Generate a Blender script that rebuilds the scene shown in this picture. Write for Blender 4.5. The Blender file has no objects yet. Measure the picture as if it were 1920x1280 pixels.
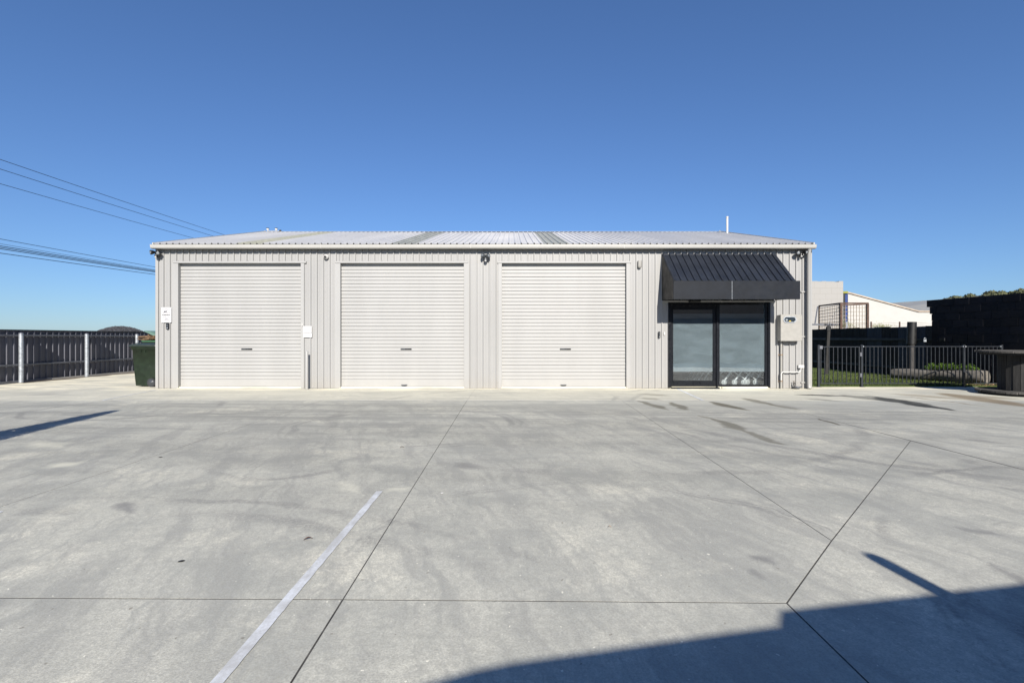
import bpy, math, random
from mathutils import Vector, Matrix
random.seed(7)
R = math.radians
sc = bpy.context.scene
C = sc.collection

# ------------------------------------------------------------------ camera, light, exposure
CAMH, F = 1.319, 936.0                      # camera height in metres, focal length in photo pixels
cam_d = bpy.data.cameras.new('camera')
cam = bpy.data.objects.new('camera', cam_d); C.objects.link(cam)
cam.location = (0, 0, CAMH); cam.rotation_euler = (R(90), 0, 0)
cam_d.sensor_width = 36; cam_d.lens = F/1920*36
cam_d.shift_y = -7/1920
cam_d.clip_start = 0.05; cam_d.clip_end = 6000
sc.camera = cam

LIGHT = Vector((-0.11, 1.0, -0.554)).normalized()      # direction the sunlight travels
sun_elev = math.asin(-LIGHT.z); sun_rot = math.atan2(-LIGHT.x, -LIGHT.y)
world = bpy.data.worlds.new('World'); sc.world = world; world.use_nodes = True
wn = world.node_tree; wn.nodes.clear()
sky = wn.nodes.new('ShaderNodeTexSky'); sky.sky_type = 'NISHITA'; sky.sun_disc = False
sky.sun_elevation = sun_elev; sky.sun_rotation = sun_rot
sky.air_density = 1.0; sky.dust_density = 0.15; sky.ozone_density = 2.6; sky.altitude = 0
bg = wn.nodes.new('ShaderNodeBackground'); bg.inputs[1].default_value = 0.0665
wo = wn.nodes.new('ShaderNodeOutputWorld')
tint = wn.nodes.new('ShaderNodeMix'); tint.data_type = 'RGBA'; tint.blend_type = 'MULTIPLY'; tint.inputs[0].default_value = 1
tint.inputs[7].default_value = (.67, .945, 1.39, 1)          # the photograph's cooler colour balance
gm = wn.nodes.new('ShaderNodeGamma'); gm.inputs[1].default_value = .85
wn.links.new(sky.outputs[0], gm.inputs[0]); wn.links.new(gm.outputs[0], tint.inputs[6]); wn.links.new(tint.outputs[2], bg.inputs[0]); wn.links.new(bg.outputs[0], wo.inputs[0])
sl = bpy.data.lights.new('sun', 'SUN'); sl.energy = 5.0; sl.angle = R(0.42); sl.color = (1.0, 0.935, 0.835)
so = bpy.data.objects.new('sun', sl); C.objects.link(so); so.location = (3, -20, 15)
so.rotation_euler = LIGHT.to_track_quat('-Z', 'Y').to_euler()
sc.view_settings.view_transform = 'Standard'; sc.view_settings.look = 'None'
sc.view_settings.exposure = 0.75; sc.view_settings.gamma = 1.0; sc.view_settings.use_curve_mapping = False
sc.render.engine = 'CYCLES'
sc.cycles.max_bounces = 10; sc.cycles.transparent_max_bounces = 16

# ------------------------------------------------------------------ helpers
def gd(py):            return CAMH*F/(py-633.0)               # distance of a ground point seen at photo row py
def wx(px, d):         return (px-960.0)/F*d
def wz(py, d):         return CAMH + (633.0-py)/F*d
def G(px, py):         d = gd(py); return (wx(px, d), d)

class MB:
    """collects shapes for ONE mesh object"""
    def __init__(s): s.v = []; s.f = []; s.s = []
    def add(s, vs, fs, smooth=False):
        o = len(s.v); s.v += [tuple(p) for p in vs]
        for f in fs: s.f.append(tuple(i+o for i in f)); s.s.append(smooth)
        return s
    def box(s, x0, x1, y0, y1, z0, z1, b=0.0):
        if b <= 0:
            vs = [(x0,y0,z0),(x1,y0,z0),(x1,y1,z0),(x0,y1,z0),(x0,y0,z1),(x1,y0,z1),(x1,y1,z1),(x0,y1,z1)]
            return s.add(vs, [(3,2,1,0),(4,5,6,7),(0,1,5,4),(1,2,6,5),(2,3,7,6),(3,0,4,7)])
        # chamfered box: convex hull made of 24 verts
        vs = []; idx = {}
        X, Y, Z = (x0,x1), (y0,y1), (z0,z1)
        for a in (0,1):
            for c in (0,1):
                for e in (0,1):
                    sx, sy, sz = (b if a==0 else -b), (b if c==0 else -b), (b if e==0 else -b)
                    idx[a,c,e,0] = len(vs); vs.append((X[a], Y[c]+sy, Z[e]+sz))
                    idx[a,c,e,1] = len(vs); vs.append((X[a]+sx, Y[c], Z[e]+sz))
                    idx[a,c,e,2] = len(vs); vs.append((X[a]+sx, Y[c]+sy, Z[e]))
        fs = []
        def quad(q):
            ctr = Vector(((x0+x1)/2,(y0+y1)/2,(z0+z1)/2))
            p = [Vector(vs[i]) for i in q]
            n = (p[1]-p[0]).cross(p[2]-p[0]); m = sum(p, Vector())/len(p)-ctr
            fs.append(tuple(q) if n.dot(m) > 0 else tuple(reversed(q)))
        for a in (0,1):
            quad([idx[a,0,0,0],idx[a,1,0,0],idx[a,1,1,0],idx[a,0,1,0]])
            quad([idx[0,a,0,1],idx[1,a,0,1],idx[1,a,1,1],idx[0,a,1,1]])
            quad([idx[0,0,a,2],idx[1,0,a,2],idx[1,1,a,2],idx[0,1,a,2]])
            for c in (0,1):
                quad([idx[a,c,0,0],idx[a,c,1,0],idx[a,c,1,1],idx[a,c,0,1]])
                quad([idx[a,0,c,0],idx[a,1,c,0],idx[a,1,c,2],idx[a,0,c,2]])
                quad([idx[0,a,c,1],idx[1,a,c,1],idx[1,a,c,2],idx[0,a,c,2]])
                for e in (0,1): quad([idx[a,c,e,0],idx[a,c,e,1],idx[a,c,e,2]])
        return s.add(vs, fs)
    def tube(s, pts, r, n=8, cap=True, radii=None, smooth=True):
        pts = [Vector(p) for p in pts]; vs = []; fs = []
        up0 = None
        for i, p in enumerate(pts):
            t = (pts[min(i+1,len(pts)-1)]-pts[max(i-1,0)]).normalized()
            if up0 is None:
                a = Vector((0,0,1)) if abs(t.z) < .9 else Vector((1,0,0))
                u = t.cross(a).normalized()
            else:
                u = (up0 - t*up0.dot(t)).normalized()
            up0 = u; w = t.cross(u)
            rr = radii[i] if radii else r
            for k in range(n):
                a = 2*math.pi*(k+.5)/n
                vs.append(p + u*math.cos(a)*rr + w*math.sin(a)*rr)
        for i in range(len(pts)-1):
            for k in range(n):
                k2 = (k+1) % n
                fs.append((i*n+k, i*n+k2, (i+1)*n+k2, (i+1)*n+k))
        s.add(vs, fs, smooth)
        if cap:
            m = len(pts)-1
            s.add(vs[:n], [tuple(reversed(range(n)))]); s.add(vs[m*n:], [tuple(range(n))])
        return s
    def prism(s, poly, z0, z1):
        n = len(poly)
        vs = [(x,y,z0) for x,y in poly]+[(x,y,z1) for x,y in poly]
        fs = [tuple(reversed(range(n))), tuple(range(n,2*n))]+[(i,(i+1)%n,(i+1)%n+n,i+n) for i in range(n)]
        return s.add(vs, fs)
    def extrude(s, prof, a, b, axis='x', smooth=False, caps=False):
        """open or closed profile [(p,q)] swept along an axis from a to b"""
        m = {'x': lambda t,p,q:(t,p,q), 'y': lambda t,p,q:(p,t,q), 'z': lambda t,p,q:(p,q,t)}[axis]
        n = len(prof)
        vs = [m(a,*p) for p in prof]+[m(b,*p) for p in prof]
        s.add(vs, [(i,i+1,i+1+n,i+n) for i in range(n-1)], smooth)
        if caps: s.add(vs[:n], [tuple(range(n))]); s.add(vs[n:], [tuple(reversed(range(n)))])
        return s
    def lathe(s, prof, c, n=16, axis=Vector((0,0,1)), smooth=True):
        axis = Vector(axis).normalized()
        a = Vector((0,0,1)) if abs(axis.z) < .9 else Vector((1,0,0))
        u = axis.cross(a).normalized(); w = axis.cross(u); c = Vector(c); vs = []; fs = []
        for r, h in prof:
            for k in range(n):
                t = 2*math.pi*k/n
                vs.append(c+axis*h+u*math.cos(t)*r+w*math.sin(t)*r)
        for i in range(len(prof)-1):
            for k in range(n):
                k2 = (k+1)%n; fs.append((i*n+k,i*n+k2,(i+1)*n+k2,(i+1)*n+k))
        s.add(vs, fs, smooth)
        s.add(vs[:n], [tuple(reversed(range(n)))]); s.add(vs[-n:], [tuple(range(n))])
        return s
    def mesh(s, name, mat, origin=(0,0,0)):
        me = bpy.data.meshes.new(name); o = Vector(origin)
        me.from_pydata([tuple(Vector(p)-o) for p in s.v], [], s.f)
        me.polygons.foreach_set('use_smooth', s.s); me.materials.append(mat); me.update()
        return me
    def build(s, name, mat, parent=None, origin=None):
        if origin is None:
            if parent is not None: origin = worldloc(parent)
            else:
                xs, ys, zs = zip(*s.v); origin = ((min(xs)+max(xs))/2, (min(ys)+max(ys))/2, min(zs))
        ob = bpy.data.objects.new(name, s.mesh(name, mat, origin)); C.objects.link(ob)
        if parent is not None: ob.parent = parent; ob.location = Vector(origin)-worldloc(parent)
        else: ob.location = origin
        return ob

def worldloc(o):
    v = Vector(o.location)
    while o.parent: o = o.parent; v += Vector(o.location)
    return v
def inst(me, name, parent, loc):
    ob = bpy.data.objects.new(name, me); C.objects.link(ob); ob.parent = parent
    ob.location = Vector(loc)-worldloc(parent); return ob
def tag(o, label=None, cat=None, group=None, kind=None):
    if label: o['label'] = label
    if cat: o['category'] = cat
    if group: o['group'] = group
    if kind: o['kind'] = kind
    return o
def empty(name, loc, label=None, cat=None, group=None, kind=None, parent=None):
    o = bpy.data.objects.new(name, None); C.objects.link(o); o.empty_display_size = .2
    if parent is not None: o.parent = parent; o.location = Vector(loc)-worldloc(parent)
    else: o.location = loc
    return tag(o, label, cat, group, kind)
def copy_tree(o, parent=None):
    c = o.copy(); C.objects.link(c)
    if parent is not None: c.parent = parent
    for ch in list(o.children): copy_tree(ch, c)
    return c

# ------------------------------------------------------------------ materials
ALB = .71          # albedo level that goes with the exposure
class NT:
    def __init__(s, name):
        s.m = bpy.data.materials.new(name); s.m.use_nodes = True; s.t = s.m.node_tree; s.n = s.t.nodes; s.l = s.t.links
        s.b = s.n['Principled BSDF']; s.out = s.n['Material Output']
        s._pos = None
    def node(s, t, **kw):
        n = s.n.new(t)
        for k, v in kw.items(): setattr(n, k, v)
        return n
    def put(s, inp, v):
        if isinstance(v, bpy.types.NodeSocket): s.l.new(v, inp)
        elif inp.type == 'VECTOR' and len(v) == 4: inp.default_value = v[:3]
        elif isinstance(v, (tuple, list)) and inp.type == 'RGBA' and len(v) == 3: inp.default_value = (*v, 1)
        else: inp.default_value = v
    def pos(s):
        if s._pos is None: s._pos = s.node('ShaderNodeNewGeometry').outputs['Position']
        return s._pos
    def obj(s): return s.node('ShaderNodeTexCoord').outputs['Object']
    def math(s, op, a, b=0.0, c=0.0, clamp=False):
        n = s.node('ShaderNodeMath', operation=op, use_clamp=clamp)
        s.put(n.inputs[0], a); s.put(n.inputs[1], b); s.put(n.inputs[2], c); return n.outputs[0]
    def vmath(s, op, a, b=(0,0,0)):
        n = s.node('ShaderNodeVectorMath', operation=op); s.put(n.inputs[0], a)
        if op == 'SCALE': s.put(n.inputs['Scale'], b)
        else: s.put(n.inputs[1], b)
        return n.outputs['Value'] if op in ('DOT_PRODUCT','LENGTH','DISTANCE') else n.outputs[0]
    def scale(s, vec, sx, sy, sz, rot=0.0):
        n = s.node('ShaderNodeMapping'); s.put(n.inputs[0], vec); n.inputs['Scale'].default_value = (sx,sy,sz)
        if rot:
            r_ = s.node('ShaderNodeMapping'); s.put(r_.inputs[0], vec); r_.inputs['Rotation'].default_value = (0,0,rot); s.l.new(r_.outputs[0], n.inputs[0])
        return n.outputs[0]
    def noise(s, vec, sc_, det=4, rough=.55, dist=0.0):
        n = s.node('ShaderNodeTexNoise'); s.put(n.inputs['Vector'], vec); n.inputs['Scale'].default_value = sc_
        n.inputs['Detail'].default_value = det; n.inputs['Roughness'].default_value = rough
        n.inputs['Distortion'].default_value = dist; return n.outputs[0]
    def ramp(s, v, a, b, lo=0.0, hi=1.0, smooth=True):
        n = s.node('ShaderNodeMapRange'); n.interpolation_type = 'SMOOTHSTEP' if smooth else 'LINEAR'
        s.put(n.inputs[0], v); s.put(n.inputs[1], a); s.put(n.inputs[2], b); s.put(n.inputs[3], lo); s.put(n.inputs[4], hi)
        return n.outputs[0]
    def mix(s, f, a, b, mode='MIX'):
        n = s.node('ShaderNodeMix', data_type='RGBA', blend_type=mode)
        s.put(n.inputs[0], f); s.put(n.inputs[6], a); s.put(n.inputs[7], b); return n.outputs[2]
    def bump(s, h, strength=.2, dist=.01):
        n = s.node('ShaderNodeBump'); s.put(n.inputs['Height'], h); n.inputs['Strength'].default_value = strength
        n.inputs['Distance'].default_value = dist; s.l.new(n.outputs[0], s.b.inputs['Normal'])
    def fin(s, col, rough=.5, metal=0.0, spec=.5):
        if metal < .5: col = s.vmath('SCALE', col, ALB)
        s.put(s.b.inputs['Base Color'], col); s.put(s.b.inputs['Roughness'], rough)
        s.put(s.b.inputs['Metallic'], metal); s.b.inputs['Specular IOR Level'].default_value = spec
        return s.m

def simple(name, col, rough=.5, metal=0.0, var=.12, nsc=3.0, dirt=None, bump=0.0, bsc=60, spec=.5, stretch=(1,1,1), obvar=0.0):
    t = NT(name); p = t.scale(t.pos(), *stretch)
    n = t.noise(p, nsc, 5, .6)
    f = t.ramp(n, .3, .7, 1-var, 1+var*.6)
    if obvar:
        oi = t.node('ShaderNodeObjectInfo').outputs['Random']
        f = t.math('MULTIPLY', f, t.ramp(oi, 0, 1, 1-obvar, 1+obvar, False))
    c = t.vmath('SCALE', col, f)
    if dirt:
        d = t.ramp(t.noise(p, nsc*2.7, 6, .7), .55, .75, 0, .55); c = t.mix(d, c, dirt)
    if bump: t.bump(t.noise(p, bsc, 4, .6), bump, .005)
    r = t.ramp(t.noise(p, nsc*1.9, 3), .3, .7, max(rough-.08, 0.02), min(rough+.08, 1))
    return t.fin(c, r, metal, spec)

def m_painted_steel(name, col, rough=.42, soil=.35):
    """pale colour-coated steel, faint vertical washing marks and road dust near the ground"""
    t = NT(name); p = t.pos()
    f = t.ramp(t.noise(t.scale(p, 1, 1, .25), 1.6, 4), .3, .7, .96, 1.03)
    c = t.vmath('SCALE', col, f)
    st = t.ramp(t.noise(t.scale(p, 14, 14, .7), 1.0, 5, .65), .52, .8, 0, .16)
    c = t.mix(st, c, (.40,.38,.33))
    z = t.node('ShaderNodeSeparateXYZ'); t.put(z.inputs[0], p)
    low = t.ramp(z.outputs[2], .02, .45, soil, 0)
    low = t.math('MULTIPLY', low, t.noise(p, 6, 5, .7))
    c = t.mix(low, c, (.36,.31,.24))
    sp = t.ramp(t.noise(p, 38, 2, .5), .73, .78, 0, .3); c = t.mix(sp, c, (.33,.27,.2))
    t.bump(t.noise(t.scale(p, 1, 1, .4), 2.2, 3), .12, .02)
    return t.fin(c, rough, 0.0, .4)

M = {}
M['wall'] = m_painted_steel('cream_wall_steel', (.385,.385,.384))
M['door'] = m_painted_steel('cream_door_steel', (.445,.445,.440), .4, .2)
M['trim'] = m_painted_steel('cream_trim_steel', (.415,.415,.412), .38, .3)
M['gutter'] = m_painted_steel('gutter_steel', (.50,.495,.475), .36, 0)
M['roof'] = simple('pale_roof_steel', (.72,.715,.71), .5, 0, .07, .8, dirt=(.50,.49,.47), stretch=(1,.3,.3), obvar=.03)
M['skylight'] = simple('aged_fibreglass_sheet', (.42,.43,.39), .55, 0, .2, 6, dirt=(.24,.25,.22))
M['skylight_yellow'] = simple('yellowed_fibreglass_sheet', (.60,.59,.47), .55, 0, .12, 4)
M['black_frame'] = simple('black_aluminium', (.010,.012,.017), .34, 0, .15, 9, spec=.2)
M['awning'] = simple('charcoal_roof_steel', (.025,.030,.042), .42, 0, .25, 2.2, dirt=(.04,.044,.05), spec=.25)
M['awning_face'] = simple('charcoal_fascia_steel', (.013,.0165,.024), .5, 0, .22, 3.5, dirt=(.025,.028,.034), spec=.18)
M['end_panel'] = simple('dark_bronze_panel', (.011,.010,.009), .6, 0, .2, 3)
M['white'] = simple('white_plastic', (.62,.62,.61), .35, 0, .05, 8)
M['paper'] = simple('white_print_sheet', (.66,.66,.67), .5, 0, .03, 8)
M['cream_plastic'] = simple('cream_plastic', (.40,.39,.365), .4, 0, .08, 9)
M['black_plastic'] = simple('black_plastic', (.012,.013,.016), .35, 0, .2, 12)
M['grey_plastic'] = simple('grey_plastic', (.07,.078,.09), .35, 0, .2, 12)
M['lens'] = simple('lamp_lens', (.30,.33,.36), .3, 0, .2, 20)
M['chrome'] = simple('zinc_wire', (1.1,1.2,1.25), .3, 0, .08, 12)
M['galv'] = simple('galvanised_steel', (.40,.43,.47), .45, .55, .25, 14, dirt=(.30,.32,.35))
M['galv_rail'] = simple('weathered_galvanised_rail', (.19,.20,.23), .5, .3, .25, 9)
M['fence_steel'] = simple('slate_fence_steel', (.115,.118,.150), .5, 0, .15, 1.3, dirt=(.15,.15,.16), stretch=(1,1,.5), obvar=.08)
M['black'] = simple('flat_black', (.008,.009,.010), .5, 0, .2, 6)
M['text'] = simple('sign_ink', (.03,.03,.05), .6, 0, .0, 6)
M['text_grey'] = simple('sign_ink_grey', (.16,.16,.22), .6, 0, .0, 6)
M['bin_green'] = simple('dark_green_bin_plastic', (.014,.026,.014), .5, 0, .3, 7, dirt=(.030,.044,.030), spec=.3)
M['bin_lid'] = simple('bin_lid_plastic', (.036,.048,.040), .35, 0, .2, 5)
M['bin_rim'] = simple('mid_green_plastic', (.06,.17,.085), .45, 0, .2, 6)
M['bin_lid_pale'] = simple('faded_green_plastic', (.17,.29,.24), .5, 0, .1, 6)
M['rubber'] = simple('grey_rubber', (.022,.024,.03), .6, 0, .2, 12)
M['bark'] = simple('dry_brown_fronds', (.24,.15,.085), .8, 0, .45, 18, stretch=(1,1,3))
M['pool_steel'] = simple('satin_black_tube', (.026,.031,.040), .38, 0, .15, 10)
M['block'] = simple('black_painted_block', (.0075,.008,.014), .62, 0, .3, 6, bump=.5, bsc=90, obvar=.3, spec=.3)
M['mortar'] = simple('black_painted_mortar', (.012,.012,.013), .85, 0, .5, 1.6, dirt=(.30,.30,.30))
M['black_sheet'] = simple('black_fence_sheet', (.009,.010,.012), .55, 0, .3, 4, obvar=.3)
M['blue_sheet'] = simple('blue_grey_fence_sheet', (.040,.055,.078), .5, 0, .2, 4)
M['old_wood'] = simple('weathered_grey_wood', (.026,.026,.026), .85, 0, .45, 5, dirt=(.016,.014,.013), stretch=(5,5,.5), bump=.6, bsc=30, obvar=.25)
M['old_wood_flat'] = simple('weathered_grey_plank', (.075,.071,.066), .85, 0, .4, 6, dirt=(.06,.055,.05), stretch=(.6,5,3), bump=.6, bsc=30, obvar=.3)
M['log_wood'] = simple('silvered_log_wood', (.20,.185,.165), .85, 0, .35, 3.2, dirt=(.10,.09,.08), stretch=(4,1,5), bump=.6, bsc=26)
M['pole_wood'] = simple('dark_round_pole_wood', (.055,.052,.052), .8, 0, .4, 6, stretch=(4,4,.5), bump=.5, bsc=30)
M['rust'] = simple('rusty_steel', (.115,.068,.05), .8, 0, .4, 12, dirt=(.09,.05,.035))
M['rust_mesh'] = simple('rusty_wire', (.36,.31,.25), .8, 0, .4, 12)
M['rust_pale'] = simple('rust_stain', (.42,.28,.16), .7, 0, .4, 22)
M['clay'] = simple('grey_painted_beam', (.14,.15,.18), .6, 0, .2, 8)
M['leaf'] = simple('lime_green_leaf', (.17,.29,.045), .5, 0, .4, 16)
M['hedge'] = simple('scrub_leaf', (.115,.125,.055), .8, 0, .45, .35)
M['weed'] = simple('dry_weed', (.20,.21,.09), .8, 0, .4, 6)
M['dirt'] = simple('brown_dirt', (.20,.16,.115), .95, 0, .4, 3, dirt=(.10,.08,.06), bump=.7, bsc=20)
M['gravel'] = simple('dark_crushed_gravel', (.055,.057,.066), .95, 0, .6, 9, dirt=(.03,.03,.034), bump=1, bsc=14)
M['sealant'] = simple('joint_sealant', (.07,.066,.058), .9, 0, .6, 7, dirt=(.30,.29,.26))
M['ground'] = simple('dry_ground', (.21,.19,.15), .95, 0, .3, .4)
M['hill'] = simple('dry_hill_grass', (.15,.14,.08), .95, 0, .3, .1)
M['line'] = None
M['dead_leaf'] = simple('dead_leaf', (.14,.065,.03), .8, 0, .3, 60)
M['blue_paint'] = simple('royal_blue_paint', (.012,.045,.21), .5, 0, .15, 3)
M['olive_paint'] = simple('olive_yellow_paint', (.33,.33,.05), .5, 0, .15, 3)
M['interior'] = simple('interior_lining', (.13,.13,.135), .8, 0, .1, 2)
M['interior_floor'] = simple('polished_dark_floor', (.02,.02,.022), .5, 0, .2, 3)
M['carton'] = simple('brown_carton', (.30,.20,.12), .8, 0, .15, 4)
M['wire'] = simple('black_cable', (.02,.022,.028), .6, 0, .1, 1)
M['back_wall'] = simple('grey_clad_wall', (.20,.20,.20), .6, 0, .12, 1)
M['brown_roof'] = simple('brown_shingle_cladding', (.11,.095,.085), .85, 0, .35, 7, dirt=(.2,.18,.16))
M['capping'] = simple('terracotta_edge_flashing', (.50,.42,.34), .7, 0, .25, 2)
M['far_roof'] = simple('grey_ribbed_roof', (.34,.34,.32), .6, 0, .1, 1)
M['needle'] = simple('dark_conifer_needles', (.035,.06,.025), .8, 0, .4, 9)

def m_white_block():
    t = NT('white_painted_block'); p = t.pos()
    sp = t.node('ShaderNodeSeparateXYZ'); t.put(sp.inputs[0], p)
    cb = t.node('ShaderNodeCombineXYZ'); t.put(cb.inputs[0], sp.outputs[0]); t.put(cb.inputs[1], sp.outputs[2])
    b = t.node('ShaderNodeTexBrick'); t.put(b.inputs['Vector'], cb.outputs[0]); b.inputs['Scale'].default_value = 1
    b.inputs['Brick Width'].default_value = .8; b.inputs['Row Height'].default_value = .4; b.inputs['Mortar Size'].default_value = .012
    b.inputs['Color1'].default_value = (.41,.40,.385,1); b.inputs['Color2'].default_value = (.405,.395,.38,1); b.inputs['Mortar'].default_value = (.35,.34,.32,1)
    d = t.ramp(t.noise(p, 2.3, 6, .75), .63, .72, 0, .6)
    c = t.mix(d, b.outputs[0], (.38,.33,.27))
    return t.fin(c, .8, 0, .3)
M['white_block'] = m_white_block()
M['white_render'] = simple('white_painted_wall', (.56,.55,.525), .8, 0, .04, 2)

def m_glass():
    t = NT('window_glass'); t.n.remove(t.b)
    fr = t.node('ShaderNodeFresnel'); fr.inputs[0].default_value = 1.52
    g = t.node('ShaderNodeBsdfGlossy'); g.inputs['Roughness'].default_value = .01; g.inputs[0].default_value = (.9,.95,1,1)
    nb = t.node('ShaderNodeBump'); nb.inputs['Strength'].default_value = .03; nb.inputs['Distance'].default_value = .02
    t.put(nb.inputs['Height'], t.noise(t.pos(), 2.5, 2)); t.l.new(nb.outputs[0], g.inputs['Normal'])
    tr = t.node('ShaderNodeBsdfTransparent'); tr.inputs[0].default_value = (.86,.87,.87,1)
    f = t.math('MULTIPLY_ADD', fr.outputs[0], 1.9, .02, clamp=True)
    mx = t.node('ShaderNodeMixShader'); t.put(mx.inputs[0], f); t.l.new(tr.outputs[0], mx.inputs[1]); t.l.new(g.outputs[0], mx.inputs[2])
    t.l.new(mx.outputs[0], t.out.inputs[0]); return t.m
M['glass'] = m_glass()
def m_film():
    t = NT('frosted_window_film'); p = t.pos(); t.n.remove(t.b)
    n = t.ramp(t.noise(t.scale(p, 1, 1, 2.2), 1.6, 4, .6, .6), .3, .7, .82, 1.12)
    c = t.vmath('SCALE', (.31,.37,.41), n)
    sp = t.ramp(t.noise(p, 55, 1, .4), .72, .75, 0, .8); c = t.mix(sp, c, (.55,.6,.6))
    d = t.node('ShaderNodeBsdfDiffuse'); t.put(d.inputs[0], c)
    tl = t.node('ShaderNodeBsdfTranslucent'); tl.inputs[0].default_value = (.5,.56,.58,1)
    mx = t.node('ShaderNodeMixShader'); mx.inputs[0].default_value = .25
    t.l.new(d.outputs[0], mx.inputs[1]); t.l.new(tl.outputs[0], mx.inputs[2])
    tr = t.node('ShaderNodeBsdfTransparent'); tr.inputs[0].default_value = (.8,.9,.92,1)
    m2 = t.node('ShaderNodeMixShader'); m2.inputs[0].default_value = .12
    t.l.new(mx.outputs[0], m2.inputs[1]); t.l.new(tr.outputs[0], m2.inputs[2])
    t.l.new(m2.outputs[0], t.out.inputs[0]); return t.m
M['film'] = m_film()

# ---- concrete with its own wear: trowel mottling, tyre arcs, water and oil stains
def m_concrete():
    t = NT('yard_concrete'); p0 = t.pos()
    sx = t.node('ShaderNodeSeparateXYZ'); t.put(sx.inputs[0], p0)
    flat = t.vmath('MULTIPLY', p0, (1,1,0))
    wn_ = t.node('ShaderNodeTexNoise'); t.put(wn_.inputs['Vector'], flat); wn_.inputs['Scale'].default_value = 1.7; wn_.inputs['Detail'].default_value = 4
    warp = t.vmath('SCALE', t.vmath('SUBTRACT', wn_.outputs['Color'], (.5,.5,.5)), .34)
    p = t.vmath('MULTIPLY', t.vmath('ADD', flat, warp), (1,1,0))
    wf = t.node('ShaderNodeTexNoise'); t.put(wf.inputs['Vector'], flat); wf.inputs['Scale'].default_value = 9; wf.inputs['Detail'].default_value = 3
    pf = t.vmath('MULTIPLY', t.vmath('ADD', p, t.vmath('SCALE', t.vmath('SUBTRACT', wf.outputs['Color'], (.5,.5,.5)), .07)), (1,1,0))
    col = (.37,.368,.352)
    big = t.ramp(t.noise(flat, .33, 5, .6), .3, .7, 0, 1)
    c = t.mix(big, col, (.315,.316,.31))
    med = t.ramp(t.noise(p, 1.15, 6, .68), .40, .66, 0, .75)
    c = t.mix(med, c, (.235,.24,.242))
    lt = t.ramp(t.noise(t.scale(p, 1, 1, 1, .6), .9, 6, .7), .5, .7, 0, .75)
    c = t.mix(lt, c, (.45,.44,.41))
    # long sideways and diagonal sweeps left by tyres turning in front of the doors
    far = t.ramp(sx.outputs[1], 5.0, 9.5, 0, 1)
    s1 = t.ramp(t.noise(t.scale(pf, .13, 2.6, 1, .05), 1.5, 7, .72), .46, .62, 0, .85)
    s1 = t.math('MULTIPLY', s1, far)
    c = t.mix(s1, c, (.19,.195,.2))
    s2 = t.ramp(t.noise(t.scale(pf, 3.2, .42, 1, -.35), 1.3, 7, .75), .47, .62, 0, .62)
    c = t.mix(s2, c, (.235,.237,.24))
    s3 = t.ramp(t.noise(t.scale(pf, 11, .5, 1, -.22), 1.1, 6, .78), .5, .66, 0, .42)
    c = t.mix(s3, c, (.225,.23,.235))
    s4 = t.ramp(t.noise(t.scale(flat, 5, 1.3, 1, 1.1), 2.2, 7, .8), .5, .64, 0, .45)
    c = t.mix(s4, c, (.27,.27,.27))
    # grain, speckle, small scuffs
    gr = t.noise(flat, 95, 3, .7)
    gr2 = t.noise(flat, 26, 5, .8)
    c = t.mix(t.ramp(gr2, .40, .60, 0, .42), c, (.235,.235,.23))
    c = t.mix(t.ramp(gr, .35, .70, .0, .45), c, (.19,.19,.185))
    sc1 = t.ramp(t.noise(t.scale(flat, 1, 2.6, 1, .5), 14, 5, .7), .54, .70, 0, .35); c = t.mix(sc1, c, (.24,.24,.24))
    sp = t.ramp(t.noise(flat, 24, 2, .4), .74, .77, 0, .5); c = t.mix(sp, c, (.14,.13,.12))
    sw = t.ramp(t.noise(flat, 33, 2, .4), .74, .76, 0, .5); c = t.mix(sw, c, (.52,.51,.48))
    # paler cement apron next to the shed, separately poured
    apron = t.ramp(sx.outputs[1], 10.44, 10.50, 0, 1)
    apx = t.math('MULTIPLY', apron, t.ramp(t.noise(p, .7, 4), .25, .6, .45, .85))
    c = t.mix(t.math('MULTIPLY', apx, .65), c, (.365,.358,.332))
    band = t.math('MULTIPLY', t.ramp(sx.outputs[1], 12.2, 12.85, 0, 1), t.ramp(t.noise(t.scale(p,.5,1.5,1), 1.6, 5), .35, .65, 0, .8))
    c = t.mix(band, c, (.45,.432,.385))
    # dark re-poured strip before the entrance
    def rng(v, a, b, e): return t.math('MULTIPLY', t.ramp(v, a-e, a+e, 0, 1), t.ramp(v, b-e, b+e, 1, 0))
    strip = t.math('MULTIPLY', rng(sx.outputs[1], 9.14, 10.44, .012), t.ramp(sx.outputs[0], -3, 3.2, .15, .55))
    c = t.mix(strip, c, (.275,.278,.275))
    def seg(c, a, b, w0, strength, colr, soft=.5, q=None):
        q = q or pf
        ax, ay = a; bx, by = b; L = Vector((bx-ax, by-ay)); n2 = L.length_squared
        v = t.vmath('SUBTRACT', q, (ax, ay, 0))
        h = t.math('DIVIDE', t.vmath('DOT_PRODUCT', v, (L.x, L.y, 0)), n2, clamp=True)
        near = t.vmath('SCALE', (L.x, L.y, 0), h)
        dist = t.vmath('DISTANCE', v, near)
        taper = t.math('MULTIPLY_ADD', t.math('SINE', t.math('MULTIPLY', h, math.pi)), .6, .4)
        wv = t.math('MULTIPLY', taper, w0)
        k = t.ramp(t.math('SUBTRACT', dist, wv), -w0*soft, w0*soft*.4, strength, 0)
        return t.mix(k, c, colr)
    wet = (.062,.062,.058)
    def gp(px, py): return G(px, py)
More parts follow.
